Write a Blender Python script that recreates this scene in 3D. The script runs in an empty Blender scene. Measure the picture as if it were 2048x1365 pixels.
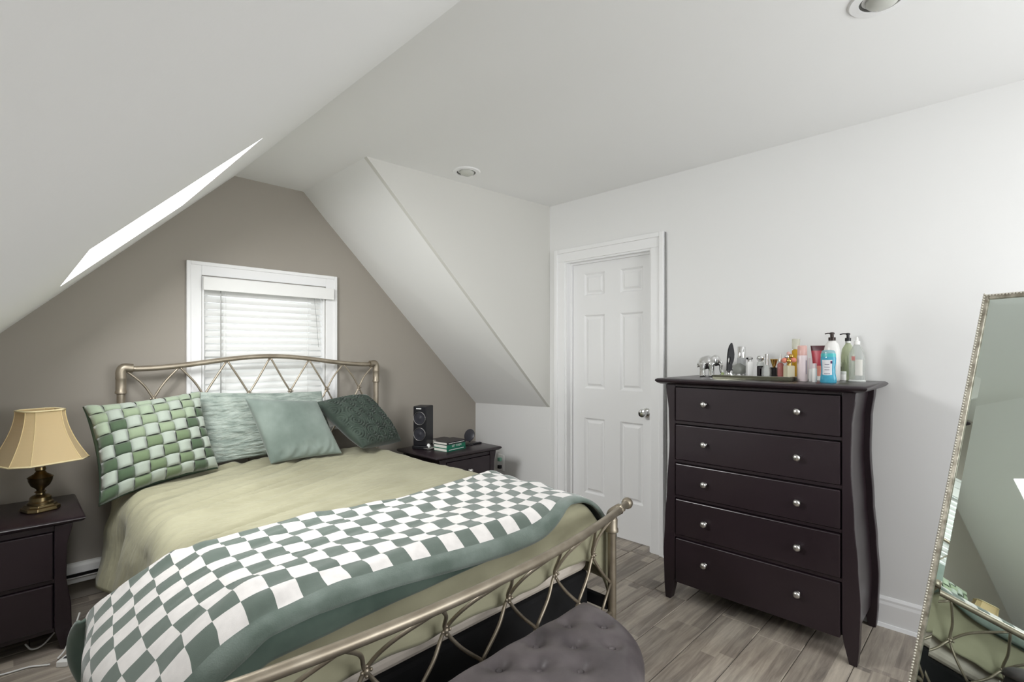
import bpy, bmesh, math, random
from mathutils import Vector, Matrix, noise

scene = bpy.context.scene
col = scene.collection
random.seed(7)

# ------------------------------------------------------------------ camera
CF, CVX, CVY, CV0, CH = 997.0, 2010.0, 15.0, 705.0, 1.314       # fitted to 2048 x 1365
YAW = math.atan2(1024 - CVY, CF)
cam_d = bpy.data.cameras.new('camera')
cam = bpy.data.objects.new('camera', cam_d)
col.objects.link(cam)
cam.location = (0, 0, CH)
cam.rotation_euler = (math.pi / 2, 0, -YAW)
cam_d.sensor_fit = 'HORIZONTAL'
cam_d.sensor_width = 36.0
cam_d.lens = CF / 2048 * 36
cam_d.shift_y = (CV0 - 682.5) / 2048
cam_d.clip_start = 0.02
scene.camera = cam

FW = Vector((math.sin(YAW), math.cos(YAW), 0)); RT = Vector((math.cos(YAW), -math.sin(YAW), 0))
def px(u, v, z):
    """photo pixel on the horizontal surface at height z"""
    k = FW * CF + RT * (u - 1024) + Vector((0, 0, CV0 - v))
    s = (z - CH) / k.z
    return Vector((k.x * s, k.y * s, z)), s

# ------------------------------------------------------------------ world, light, exposure
world = bpy.data.worlds.new('overcast_sky'); scene.world = world; world.use_nodes = True
bg = world.node_tree.nodes['Background']
bg.inputs[0].default_value = (0.93, 0.97, 1.0, 1); bg.inputs[1].default_value = 3.0

def area_light(name, loc, target, sx, sy, power, color=(1, 1, 1)):
    l = bpy.data.lights.new(name, 'AREA'); l.shape = 'RECTANGLE'; l.size = sx; l.size_y = sy
    l.energy = power; l.color = color
    o = bpy.data.objects.new(name, l); col.objects.link(o); o.location = loc
    o.rotation_euler = (Vector(target) - Vector(loc)).to_track_quat('-Z', 'Y').to_euler()
    return o
SLM = 0.99                                   # slope of the left roof plane: z = 1.432 + SLM * x
def slope_z(x): return 1.432 + SLM * x
SKX0, SKX1, SKY0, SKY1 = 0.15, 0.575, 1.69, 2.72
SN = Vector((-SLM, 0, 1)).normalized()
skc = Vector(((SKX0 + SKX1) / 2, (SKY0 + SKY1) / 2, slope_z((SKX0 + SKX1) / 2)))
area_light('skylight_daylight', skc + SN * 0.235, skc, 0.56, 0.95, 135, (1.0, 0.985, 0.985))
area_light('near_fill_light', (1.75, -1.62, 1.45), (1.75, 0, 1.25), 1.9, 1.5, 128, (1.0, 0.985, 0.99))  # added fill light, set outside the unseen near window
area_light('far_window_daylight', (1.23, 3.80, 1.30), (1.23, 3.0, 1.30), 0.76, 1.0, 5.5, (1.0, 1.0, 1.0))
vs = scene.view_settings
vs.view_transform = 'Standard'; vs.look = 'None'; vs.gamma = 1.0; vs.use_curve_mapping = False
vs.exposure = -0.88

# ------------------------------------------------------------------ colour and material helpers
def lin(r, g, b):
    f = lambda c: (c / 255 / 12.92) if c / 255 <= 0.04045 else ((c / 255 + 0.055) / 1.055) ** 2.4
    return (f(r), f(g), f(b), 1.0)

class NT:
    def __init__(s, m): s.t = m.node_tree; s.b = s.t.nodes['Principled BSDF']
    def n(s, typ, **kw):
        nd = s.t.nodes.new(typ)
        for k, v in kw.items(): setattr(nd, k, v)
        return nd
    def l(s, a, b): s.t.links.new(a, b)

def mat(name, rgb, rough=0.5, metal=0.0, spec=0.5, coat=0.0, trans=0.0, sheen=0.0, ior=1.45):
    m = bpy.data.materials.new(name); m.use_nodes = True
    b = m.node_tree.nodes['Principled BSDF']
    b.inputs['Base Color'].default_value = lin(*rgb)
    b.inputs['Roughness'].default_value = rough; b.inputs['Metallic'].default_value = metal
    b.inputs['Specular IOR Level'].default_value = spec; b.inputs['Coat Weight'].default_value = coat
    b.inputs['Coat Roughness'].default_value = 0.12
    b.inputs['Transmission Weight'].default_value = trans; b.inputs['Sheen Weight'].default_value = sheen
    b.inputs['IOR'].default_value = ior
    return m

def coords(nt, kind='Object', scale=(1, 1, 1)):
    tc = nt.n('ShaderNodeTexCoord'); mp = nt.n('ShaderNodeMapping'); mp.inputs['Scale'].default_value = scale
    nt.l(tc.outputs[kind], mp.inputs['Vector']); return mp.outputs[0]

def add_bump(m, scale=(1, 1, 1), nscale=40, strength=0.2, dist=0.005, detail=4, kind='Object'):
    nt = NT(m); nz = nt.n('ShaderNodeTexNoise'); nz.inputs['Scale'].default_value = nscale; nz.inputs['Detail'].default_value = detail
    nt.l(coords(nt, kind, scale), nz.inputs['Vector'])
    bp = nt.n('ShaderNodeBump'); bp.inputs['Strength'].default_value = strength; bp.inputs['Distance'].default_value = dist
    nt.l(nz.outputs['Fac'], bp.inputs['Height']); nt.l(bp.outputs[0], nt.b.inputs['Normal'])
    return m

def add_mottle(m, c1, c2, nscale=6, scale=(1, 1, 1), lo=0.35, hi=0.65, detail=5, kind='Object'):
    nt = NT(m); nz = nt.n('ShaderNodeTexNoise'); nz.inputs['Scale'].default_value = nscale; nz.inputs['Detail'].default_value = detail
    nt.l(coords(nt, kind, scale), nz.inputs['Vector'])
    r = nt.n('ShaderNodeValToRGB'); r.color_ramp.elements[0].position = lo; r.color_ramp.elements[1].position = hi
    r.color_ramp.elements[0].color = lin(*c1); r.color_ramp.elements[1].color = lin(*c2)
    nt.l(nz.outputs['Fac'], r.inputs[0]); nt.l(r.outputs[0], nt.b.inputs['Base Color'])
    return m

M = {}
M['white_wall'] = add_bump(mat('white_wall_paint', (232, 232, 231), 0.75, spec=0.3), nscale=90, strength=0.08, dist=0.002)
M['slope_paint'] = add_bump(mat('white_ceiling_paint', (240, 240, 239), 0.85, spec=0.2), nscale=90, strength=0.08, dist=0.002)
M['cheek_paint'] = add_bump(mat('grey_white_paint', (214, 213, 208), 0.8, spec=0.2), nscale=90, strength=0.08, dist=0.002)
M['taupe'] = add_bump(mat('taupe_wall_paint', (160, 154, 145), 0.8, spec=0.25), nscale=90, strength=0.08, dist=0.002)
M['trim'] = mat('white_gloss_trim', (240, 240, 240), 0.35, spec=0.45)
M['door_white'] = mat('white_door_paint', (238, 238, 238), 0.4, spec=0.4)
M['espresso'] = add_mottle(mat('espresso_lacquer', (38, 28, 33), 0.34, spec=0.45, coat=0.15), (36, 26, 31), (41, 31, 36), 2.5)
M['black_gap'] = mat('black_shadow_gap', (12, 10, 11), 0.7)
M['silver'] = mat('brushed_silver', (205, 203, 200), 0.3, 1.0)
M['chrome'] = mat('chrome', (225, 225, 225), 0.08, 1.0)
M['pewter'] = add_mottle(mat('pewter_metal', (160, 150, 134), 0.42, 0.75), (150, 140, 124), (172, 162, 146), 12)
M['brass'] = add_mottle(mat('antique_brass', (112, 98, 70), 0.28, 0.95), (92, 80, 58), (136, 120, 88), 9)
M['mattress'] = mat('off_white_ticking', (222, 212, 200), 0.9)
M['black_cloth'] = mat('black_cloth', (18, 18, 20), 0.9)
M['black_plastic'] = mat('black_plastic', (26, 26, 30), 0.4)
M['dark_grey_plastic'] = mat('dark_grey_plastic', (52, 52, 58), 0.35)
M['white_plastic'] = mat('white_plastic', (238, 238, 236), 0.4)
M['white_paper'] = add_bump(mat('white_page_edges', (228, 224, 216), 0.9), (1, 1, 60), 8, 0.4, 0.002)

# ------------------------------------------------------------------ mesh helpers
class MB:
    def __init__(s): s.v = []; s.f = []; s.m = []
    def add(s, vs, fs, mi=0):
        o = len(s.v); s.v += [Vector(p) for p in vs]; s.f += [tuple(i + o for i in f) for f in fs]; s.m += [mi] * len(fs); return s
    def box(s, x0, x1, y0, y1, z0, z1, mi=0):
        v = [(x0, y0, z0), (x1, y0, z0), (x1, y1, z0), (x0, y1, z0), (x0, y0, z1), (x1, y0, z1), (x1, y1, z1), (x0, y1, z1)]
        return s.add(v, [(0, 3, 2, 1), (4, 5, 6, 7), (0, 1, 5, 4), (1, 2, 6, 5), (2, 3, 7, 6), (3, 0, 4, 7)], mi)
    def prism(s, poly, vec, mi=0):
        n = len(poly); a = [Vector(p) for p in poly]; b = [p + Vector(vec) for p in a]
        f = [tuple(range(n)), tuple(range(2 * n - 1, n - 1, -1))]
        f += [(i, n + i, n + (i + 1) % n, (i + 1) % n) for i in range(n)]
        return s.add(a + b, f, mi)
    def loft(s, rings, cap=True, closed=True, mi=0):
        n = len(rings[0]); v = [p for r in rings for p in r]; f = []
        for i in range(len(rings) - 1):
            for j in range(n if closed else n - 1):
                a = i * n + j; b = i * n + (j + 1) % n
                f.append((a, b, b + n, a + n))
        if cap and closed:
            f.append(tuple(range(n - 1, -1, -1))); f.append(tuple((len(rings) - 1) * n + j for j in range(n)))
        return s.add(v, f, mi)
    def lathe(s, prof, c=(0, 0, 0), seg=24, sx=1, sy=1, cap=True, mi=0):
        c = Vector(c)
        rings = [[c + Vector((r * sx * math.cos(2 * math.pi * k / seg), r * sy * math.sin(2 * math.pi * k / seg), z)) for k in range(seg)] for r, z in prof]
        return s.loft(rings, cap, mi=mi)
    def tube(s, pts, r, seg=10, cap=True, mi=0):
        pts = [Vector(p) for p in pts]; n = len(pts); rings = []
        up = None
        for i in range(n):
            t = (pts[min(i + 1, n - 1)] - pts[max(i - 1, 0)]).normalized()
            if up is None: up = Vector((0, 0, 1)) if abs(t.z) < 0.9 else Vector((1, 0, 0))
            a = (up - t * up.dot(t)).normalized(); b = t.cross(a); up = a
            rr = r(i / (n - 1)) if callable(r) else r
            rings.append([pts[i] + (a * math.cos(2 * math.pi * k / seg) + b * math.sin(2 * math.pi * k / seg)) * rr for k in range(seg)])
        return s.loft(rings, cap, mi=mi)
    def ball(s, c, r, seg=12, rg=8, sx=1, sy=1, sz=1, mi=0):
        prof = [(max(r * math.sin(math.pi * i / rg), 1e-5), -r * math.cos(math.pi * i / rg) * sz) for i in range(rg + 1)]
        return s.lathe(prof, c, seg, sx, sy, mi=mi)
    def grid(s, fn, nu, nv, mi=None):
        v = [fn(i / nu, j / nv) for i in range(nu + 1) for j in range(nv + 1)]
        f = []; o = len(s.v)
        for i in range(nu):
            for j in range(nv):
                a = i * (nv + 1) + j
                f.append((a, a + nv + 1, a + nv + 2, a + 1)); s.m.append(mi(i, j) if mi else 0)
        s.v += [Vector(p) for p in v]; s.f += [tuple(k + o for k in q) for q in f]
        return s

def origin(p):
    v = Vector((0, 0, 0))
    while p is not None: v = v + p.location; p = p.parent
    return v

def build(name, mb, mats, parent=None, smooth=False, bevel=0, local=False, seg=2, loc=None, angle=35):
    """link a mesh; world coordinates are turned into the parent's local ones unless local"""
    me = bpy.data.meshes.new(name)
    off = Vector((0, 0, 0)) if local else origin(parent) + (Vector(loc) if loc else Vector((0, 0, 0)))
    me.from_pydata([tuple(p - off) for p in mb.v], [], mb.f)
    for m in (mats if isinstance(mats, (list, tuple)) else [mats]): me.materials.append(m if not isinstance(m, str) else M[m])
    for p, k in zip(me.polygons, mb.m): p.material_index = k
    bm = bmesh.new(); bm.from_mesh(me); bmesh.ops.recalc_face_normals(bm, faces=bm.faces); bm.to_mesh(me); bm.free()
    if smooth:
        for p in me.polygons: p.use_smooth = True
    o = bpy.data.objects.new(name, me); col.objects.link(o); o.parent = parent
    if loc: o.location = loc
    if bevel:
        b = o.modifiers.new('bevel', 'BEVEL'); b.width = bevel; b.segments = seg; b.limit_method = 'ANGLE'; b.angle_limit = math.radians(angle)
    if smooth == 'auto':
        try: me.set_sharp_from_angle(angle=math.radians(angle))
        except Exception: pass
    return o

def tag(o, label=None, cat=None, group=None, kind=None):
    if label: o['label'] = label
    if cat: o['category'] = cat
    if group: o['group'] = group
    if kind: o['kind'] = kind
    return o

def thing(name, label, cat, loc=(0, 0, 0), rz=0.0, group=None, kind=None):
    o = bpy.data.objects.new(name, None); col.objects.link(o); o.location = loc; o.rotation_euler = (0, 0, rz)
    o.empty_display_size = 0.05
    return tag(o, label, cat, group, kind)

def copy_tree(o, parent=None):
    c = o.copy(); col.objects.link(c); c.parent = parent
    for ch in list(o.children): copy_tree(ch, c)
    return c

def catmull(pts, n=8):
    pts = [Vector(p) for p in pts]; P = [2 * pts[0] - pts[1]] + pts + [2 * pts[-1] - pts[-2]]; out = []
    for i in range(1, len(P) - 2):
        for k in range(n):
            t = k / n
            out.append(0.5 * ((2 * P[i]) + (P[i + 1] - P[i - 1]) * t + (2 * P[i - 1] - 5 * P[i] + 4 * P[i + 1] - P[i + 2]) * t * t + (3 * P[i] - P[i - 1] - 3 * P[i + 1] + P[i + 2]) * t ** 3))
    return out + [pts[-1]]

def sm(a, b, x):
    t = min(1, max(0, (x - a) / (b - a))); return t * t * (3 - 2 * t)
def nz(x, y, z=0.0): return noise.noise(Vector((x, y, z)))

# ================================================================== THE ROOM
CEIL, YG, XW, YN, XL = 2.447, 3.52, 2.97, -1.30, -0.60
XR0, XR1 = 1.025, 1.469                      # flat strip of the ceiling at the gable
CY0, CY1 = 2.624, 2.519                      # the dormer cheek: y at its inner and outer end
XK = 3.09                                    # knee wall at the gable
TH = 0.12

# floor with single planks
fl = build('floor', MB().box(XL - .1, XK + .1, YN - .1, YG + .1, -0.06, -0.004), M['black_gap'])
tag(fl, 'grey-brown weathered wood plank floor under the bed and dresser', 'floor', kind='structure')
pm = mat('weathered_plank', (150, 140, 128), 0.42, spec=0.4); nt = NT(pm)
geo = nt.n('ShaderNodeNewGeometry'); oi = nt.n('ShaderNodeObjectInfo')
sx = nt.n('ShaderNodeSeparateXYZ'); nt.l(geo.outputs['Position'], sx.inputs[0])
def mth(op, a, b=None):
    k = nt.n('ShaderNodeMath', operation=op)
    for i, q in enumerate((a, b)):
        if q is None: continue
        if isinstance(q, (int, float)): k.inputs[i].default_value = q
        else: nt.l(q, k.inputs[i])
    return k.outputs[0]
rnd = mth('MULTIPLY', oi.outputs['Random'], 37.0)
strip = mth('FLOOR', mth('DIVIDE', mth('ADD', sx.outputs[1], 5.03), 0.0623))
wob = nt.n('ShaderNodeTexWhiteNoise', noise_dimensions='1D'); nt.l(strip, wob.inputs['W'])
seg_ = mth('FLOOR', mth('ADD', mth('MULTIPLY', sx.outputs[0], 2.1), mth('MULTIPLY', wob.outputs['Value'], 5.0)))
cx = nt.n('ShaderNodeCombineXYZ'); nt.l(seg_, cx.inputs[0]); nt.l(strip, cx.inputs[1]); nt.l(rnd, cx.inputs[2])
wn = nt.n('ShaderNodeTexWhiteNoise', noise_dimensions='3D'); nt.l(cx.outputs[0], wn.inputs['Vector'])
gv = nt.n('ShaderNodeCombineXYZ')
nt.l(mth('ADD', mth('MULTIPLY', sx.outputs[0], 2.2), rnd), gv.inputs[0]); nt.l(mth('MULTIPLY', sx.outputs[1], 26.0), gv.inputs[1]); nt.l(rnd, gv.inputs[2])
g1 = nt.n('ShaderNodeTexNoise'); g1.inputs['Scale'].default_value = 1.6; g1.inputs['Detail'].default_value = 8; g1.inputs['Roughness'].default_value = 0.65; g1.inputs['Distortion'].default_value = 0.6
nt.l(gv.outputs[0], g1.inputs['Vector'])
g2 = nt.n('ShaderNodeTexNoise'); g2.inputs['Scale'].default_value = 3.5; g2.inputs['Detail'].default_value = 3
nt.l(geo.outputs['Position'], g2.inputs['Vector'])
tone = mth('ADD', mth('ADD', mth('MULTIPLY', wn.outputs['Value'], 0.30), mth('MULTIPLY', g1.outputs['Fac'], 0.75)), mth('MULTIPLY', g2.outputs['Fac'], 0.28))
rp = nt.n('ShaderNodeValToRGB'); e = rp.color_ramp.elements
e[0].position = 0.33; e[0].color = lin(86, 75, 66); e[1].position = 0.95; e[1].color = lin(208, 195, 178)
e2 = e.new(0.55); e2.color = lin(136, 123, 111); e3 = e.new(0.72); e3.color = lin(171, 158, 143)
nt.l(tone, rp.inputs[0])
hue = nt.n('ShaderNodeMix', data_type='RGBA'); hue.blend_type = 'MIX'
nt.l(mth('MULTIPLY', g2.outputs['Fac'], 0.35), hue.inputs['Factor']); nt.l(rp.outputs[0], hue.inputs['A']); hue.inputs['B'].default_value = lin(140, 146, 146)
nt.l(hue.outputs['Result'], nt.b.inputs['Base Color'])
bp = nt.n('ShaderNodeBump'); bp.inputs['Strength'].default_value = 0.15; bp.inputs['Distance'].default_value = 0.003
nt.l(g1.outputs['Fac'], bp.inputs['Height']); nt.l(bp.outputs[0], nt.b.inputs['Normal'])
PWID, PLEN = 0.187, 1.22
plank_me = {}
def plank(x0, x1, y0, y1):
    key = (round(x1 - x0, 3), round(y1 - y0, 3))
    if key not in plank_me:
        mb = MB(); g = 0.0012; b = 0.0025; L, W = key
        r0 = [(g, g, -.006), (L - g, g, -.006), (L - g, W - g, -.006), (g, W - g, -.006)]
        r1 = [(x, y, -.0018) for x, y, _ in r0]
        r2 = [(g + b, g + b, 0), (L - g - b, g + b, 0), (L - g - b, W - g - b, 0), (g + b, W - g - b, 0)]
        mb.loft([r0, r1, r2])
        o = build('plank', mb, pm, fl, local=True); plank_me[key] = o.data
    else:
        o = bpy.data.objects.new('plank', plank_me[key]); col.objects.link(o); o.parent = fl
    o.location = (x0, y0, 0)
row0 = 1.196 - math.ceil((1.196 - YN) / PWID) * PWID
k = 0; y = row0
while y < YG:
    y0, y1 = max(y, YN), min(y + PWID, YG)
    x = XL - random.uniform(0.1, 1.1) if k % 3 else XL - 0.55
    while x < XK:
        a, b = max(x, XL), min(x + PLEN, XK)
        if b - a > 0.02: plank(a, b, y0, y1)
        x += PLEN
    y += PWID; k += 1

# gable wall with the window opening
WX0, WX1, WZ0, WZ1 = 0.842, 1.622, 0.78, 1.785
def zt(x): return slope_z(x) if x < XR0 else (CEIL if x < XR1 else CEIL - (x - XR1) * (CEIL - 0.835) / (XK - XR1))
g = MB(); V = (0, TH, 0)
g.prism([(XL, YG, 0), (WX0, YG, 0), (WX0, YG, zt(WX0)), (XL, YG, zt(XL))], V)
g.prism([(WX1, YG, 0), (XK, YG, 0), (XK, YG, zt(XK)), (WX1, YG, zt(WX1))], V)
g.prism([(WX0, YG, 0), (WX1, YG, 0), (WX1, YG, WZ0), (WX0, YG, WZ0)], V)
g.prism([(WX0, YG, WZ1), (WX1, YG, WZ1), (WX1, YG, zt(WX1)), (XR1, YG, CEIL), (XR0, YG, CEIL), (WX0, YG, zt(WX0))], V)
tag(build('wall_far', g, M['taupe']), 'taupe gable wall behind the headboard', 'wall', kind='structure')

# left roof slope with the skylight shaft
g = MB(); V = SN * 0.24
def sp(x, y): return (x, y, slope_z(x))
def srect(x0, x1, y0, y1): g.prism([sp(x0, y0), sp(x1, y0), sp(x1, y1), sp(x0, y1)], V)
YE = YG + TH
srect(XL, SKX0, YN - TH, YE); srect(SKX1, XR0, YN - TH, YE); srect(SKX0, SKX1, YN - TH, SKY0); srect(SKX0, SKX1, SKY1, YE)
tag(build('ceiling', g, M['slope_paint']), 'sloping white ceiling on the left with the skylight', 'ceiling', kind='structure')
# flat ceiling
g = MB(); V = (0, 0, 0.12)
g.prism([(XR0, YN, CEIL), (XR1, YN, CEIL), (XR1 - .01, CY0, CEIL), (XR1, YE, CEIL), (XR0, YE, CEIL)], V)
g.prism([(XR1, YN, CEIL), (XW + TH, YN, CEIL), (XW + TH, CY1, CEIL), (XW, CY1, CEIL), (XR1 - .01, CY0, CEIL)], V)
tag(build('ceiling', g, M['slope_paint']), 'flat white ceiling with two recessed lights', 'ceiling', kind='structure')
# right roof slope
g = MB()
g.prism([(XR1, YE, CEIL), (XR1 - .01, CY0, CEIL), (XW, CY1, 0.885), (XK, YE, 0.835)], Vector((1, 0, 1)).normalized() * 0.1)
tag(build('ceiling', g, M['slope_paint']), 'sloping white ceiling above the speaker and nightstand', 'ceiling', kind='structure')
# dormer cheek
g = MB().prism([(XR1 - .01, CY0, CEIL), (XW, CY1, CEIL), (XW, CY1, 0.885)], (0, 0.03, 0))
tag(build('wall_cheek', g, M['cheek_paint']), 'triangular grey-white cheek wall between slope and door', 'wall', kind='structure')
# right wall with the door opening, knee wall
DY0, DY1, DZ = 1.641, 2.37, 2.003
g = MB(); V = (TH, 0, 0)
g.prism([(XW, YN, 0), (XW, DY0, 0), (XW, DY0, CEIL), (XW, YN, CEIL)], V)
g.prism([(XW, DY1, 0), (XW, CY1, 0), (XW, CY1, CEIL), (XW, DY1, CEIL)], V)
g.prism([(XW, DY0, DZ), (XW, DY1, DZ), (XW, DY1, CEIL), (XW, DY0, CEIL)], V)
tag(build('wall_right', g, M['white_wall']), 'white wall with the door behind the dresser', 'wall', kind='structure')
g = MB().prism([(XW, CY1, 0), (XK, YE, 0), (XK, YE, 0.835), (XW, CY1, 0.885)], V)
tag(build('wall_knee', g, M['white_wall']), 'low white knee wall beside the nightstand with books', 'wall', kind='structure')
g = MB().prism([(XL, YN, 0), (XL, YE, 0), (XL, YE, slope_z(XL)), (XL, YN, slope_z(XL))], (-TH, 0, 0))
tag(build('wall_left', g, M['white_wall']), 'low white knee wall beside the lamp nightstand', 'wall', kind='structure')
# near wall behind the camera; its wide window opening is added for fill light
NX0, NX1, NZ0, NZ1 = 0.85, 2.65, 0.75, 2.15
g = MB(); V = (0, -TH, 0)
g.prism([(XL, YN, 0), (NX0, YN, 0), (NX0, YN, slope_z(NX0)), (XL, YN, slope_z(XL))], V)
g.prism([(NX1, YN, 0), (XW + TH, YN, 0), (XW + TH, YN, CEIL), (NX1, YN, CEIL)], V)
g.prism([(NX0, YN, 0), (NX1, YN, 0), (NX1, YN, NZ0), (NX0, YN, NZ0)], V)
g.prism([(NX0, YN, NZ1), (NX1, YN, NZ1), (NX1, YN, CEIL), (XR0, YN, CEIL), (NX0, YN, slope_z(NX0))], V)
tag(build('wall_near', g, M['white_wall']), 'white wall with a wide added window opening opposite the gable', 'wall', kind='structure')

# glass that lets the daylight through
def thin_glass(name):
    m = bpy.data.materials.new(name); m.use_nodes = True; t = m.node_tree; t.nodes.clear()
    o = t.nodes.new('ShaderNodeOutputMaterial'); mx = t.nodes.new('ShaderNodeMixShader'); tr = t.nodes.new('ShaderNodeBsdfTransparent'); gl = t.nodes.new('ShaderNodeBsdfGlossy')
    gl.inputs['Roughness'].default_value = 0.02; tr.inputs[0].default_value = (0.97, 0.98, 0.98, 1); mx.inputs[0].default_value = 0.06
    t.links.new(tr.outputs[0], mx.inputs[1]); t.links.new(gl.outputs[0], mx.inputs[2]); t.links.new(mx.outputs[0], o.inputs[0]); return m
M['glass'] = thin_glass('window_glass')

# gable window: casing, sash, panes
w = thing('window_1', 'white cased window in the gable wall behind the bed', 'window', ((WX0 + WX1) / 2, YG, WZ0), kind='structure')
CW = 0.085
def casing_piece(mb, a, b):       # stepped profile board: a, b = (x0,x1),(z0,z1)
    mb.box(a[0], a[1], YG - 0.016, YG, b[0], b[1])
mb = MB(); casing_piece(mb, (WX0 - CW, WX0 - .004), (WZ0 - .02, WZ1 + CW)); mb.box(WX0 - CW, WX0 - CW + .022, YG - .026, YG - .012, WZ0 - .02, WZ1 + CW)
build('casing', mb, M['trim'], w, bevel=.003)
mb = MB(); casing_piece(mb, (WX1 + .004, WX1 + CW), (WZ0 - .02, WZ1 + CW)); mb.box(WX1 + CW - .022, WX1 + CW, YG - .026, YG - .012, WZ0 - .02, WZ1 + CW)
build('casing', mb, M['trim'], w, bevel=.003)
mb = MB(); casing_piece(mb, (WX0 - .004, WX1 + .004), (WZ1 + .004, WZ1 + CW)); mb.box(WX0 - CW + .022, WX1 + CW - .022, YG - .026, YG - .012, WZ1 + CW - .022, WZ1 + CW)
build('casing', mb, M['trim'], w, bevel=.003)
mb = MB().box(WX0 - CW - .02, WX1 + CW + .02, YG - .05, YG + .08, WZ0 - .028, WZ0 - .002)
build('window_sill', mb, M['trim'], w, bevel=.004)
mb = MB(); t = .012
mb.box(WX0, WX0 + t, YG - .004, YG + TH, WZ0, WZ1); mb.box(WX1 - t, WX1, YG - .004, YG + TH, WZ0, WZ1); mb.box(WX0 + t, WX1 - t, YG - .004, YG + TH, WZ1 - t, WZ1)
build('jamb', mb, M['trim'], w, bevel=.002)
for (z0, z1, yy) in ((WZ0, WZ0 + .52, YG + .075), (WZ0 + .49, WZ1 - t, YG + .10)):
    mb = MB(); x0, x1 = WX0 + t, WX1 - t
    mb.box(x0, x0 + .045, yy, yy + .025, z0, z1); mb.box(x1 - .045, x1, yy, yy + .025, z0, z1)
    mb.box(x0 + .045, x1 - .045, yy, yy + .025, z0, z0 + .04); mb.box(x0 + .045, x1 - .045, yy, yy + .025, z1 - .04, z1)
    s_ = build('sash', mb, M['trim'], w)
    build('pane', MB().box(x0 + .045, x1 - .045, yy + .010, yy + .014, z0 + .04, z1 - .04), M['glass'], s_)
# skylight: frame and pane at the top of the shaft
w = thing('window_2', 'bright skylight in the sloping ceiling on the left', 'window', tuple(skc), kind='structure')
mb = MB(); q = SN * 0.225
def sk(x0, x1, y0, y1, mbx, off, th):
    mbx.prism([Vector(sp(x0, y0)) + SN * off, Vector(sp(x1, y0)) + SN * off, Vector(sp(x1, y1)) + SN * off, Vector(sp(x0, y1)) + SN * off], SN * th)
sk(SKX0, SKX0 + .03, SKY0, SKY1, mb, .20, .03); sk(SKX1 - .03, SKX1, SKY0, SKY1, mb, .20, .03)
sk(SKX0 + .03, SKX1 - .03, SKY0, SKY0 + .04, mb, .20, .03); sk(SKX0 + .03, SKX1 - .03, SKY1 - .04, SKY1, mb, .20, .03)
build('skylight_frame', mb, M['trim'], w)
mb = MB(); sk(SKX0 + .03, SKX1 - .03, SKY0 + .04, SKY1 - .04, mb, .212, .006); build('pane', mb, M['glass'], w)
# near window, unseen, added as an opening for the fill light
w = thing('added_window', 'unseen wide window added behind the camera to let in fill light', 'window', ((NX0 + NX1) / 2, YN, NZ0), kind='structure')
mb = MB(); xm = (NX0 + NX1) / 2
for a, b in ((NX0, NX0 + .05), (xm - .03, xm + .03), (NX1 - .05, NX1)): mb.box(a, b, YN - .09, YN - .05, NZ0, NZ1)
for a, b in ((NZ0, NZ0 + .05), (NZ1 - .05, NZ1)): mb.box(NX0 + .05, xm - .03, YN - .09, YN - .05, a, b); mb.box(xm + .03, NX1 - .05, YN - .09, YN - .05, a, b)
build('window_frame', mb, M['trim'], w)
build('pane', MB().box(NX0 + .05, xm - .03, YN - .072, YN - .068, NZ0 + .05, NZ1 - .05), M['glass'], w)
build('pane', MB().box(xm + .03, NX1 - .05, YN - .072, YN - .068, NZ0 + .05, NZ1 - .05), M['glass'], w)

# the door: six panels, jamb, knob
d = thing('door_1', 'white six-panel door with chrome knob beside the dresser', 'door', (XW + .06, (DY0 + DY1) / 2, 0.008), kind='structure')
DX = XW + .062; a0, a1 = DY0 + .022, DY1 - .022
cols_ = ((1.745, 1.925), (2.055, 2.235)); rows_ = ((0.268, 0.826), (1.046, 1.590), (1.735, 1.900))
mb = MB(); ztop = DZ - .02
ys = [a0, cols_[0][0], cols_[0][1], cols_[1][0], cols_[1][1], a1]
for i in (0, 2, 4): mb.box(DX, DX + .035, ys[i], ys[i + 1], .008, ztop)
zs = [.008, .268, .826, 1.046, 1.590, 1.735, 1.900, ztop]
for c in cols_:
    for i in (0, 2, 4, 6): mb.box(DX, DX + .035, c[0], c[1], zs[i], zs[i + 1])
build('door_slab', mb, M['door_white'], d)
for c in cols_:
    for r in rows_:
        mb = MB(); y0, y1, z0, z1 = c[0], c[1], r[0], r[1]
        def rc(x, k): return [(x, y0 + k, z0 + k), (x, y1 - k, z0 + k), (x, y1 - k, z1 - k), (x, y0 + k, z1 - k)]
        mb.loft([rc(DX + .034, 0), rc(DX + .001, 0), rc(DX + .012, .012), rc(DX + .012, .020), rc(DX + .002, .036)])
        build('door_panel', mb, M['door_white'], d)
mb = MB(); KY, KZ = a0 + .055, 0.906
def xlathe(mb, prof, c, seg=20):           # axis along -x
    c = Vector(c)
    mb.loft([[c + Vector((-h, r * math.cos(2 * math.pi * k / seg), r * math.sin(2 * math.pi * k / seg))) for k in range(seg)] for r, h in prof])
xlathe(mb, [(.033, 0), (.033, .004), (.028, .009), (.013, .012), (.011, .032), (.018, .038), (.027, .046), (.029, .056), (.025, .066), (.012, .071), (.002, .071)], (DX, KY, KZ))
build('door_knob', mb, M['chrome'], d, smooth='auto')
mb = MB()
mb.box(XW - .004, XW + TH, DY1 - .018, DY1, 0, DZ); mb.box(XW - .004, XW + TH, DY0, DY0 + .018, 0, DZ); mb.box(XW - .004, XW + TH, DY0 + .018, DY1 - .018, DZ - .018, DZ)
mb.box(XW + .044, XW + .058, DY1 - .030, DY1 - .018, 0, DZ - .018); mb.box(XW + .044, XW + .058, DY0 + .018, DY0 + .030, 0, DZ - .018); mb.box(XW + .044, XW + .058, DY0 + .03, DY1 - .03, DZ - .030, DZ - .018)
build('door_jamb', mb, M['trim'], d)
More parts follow.
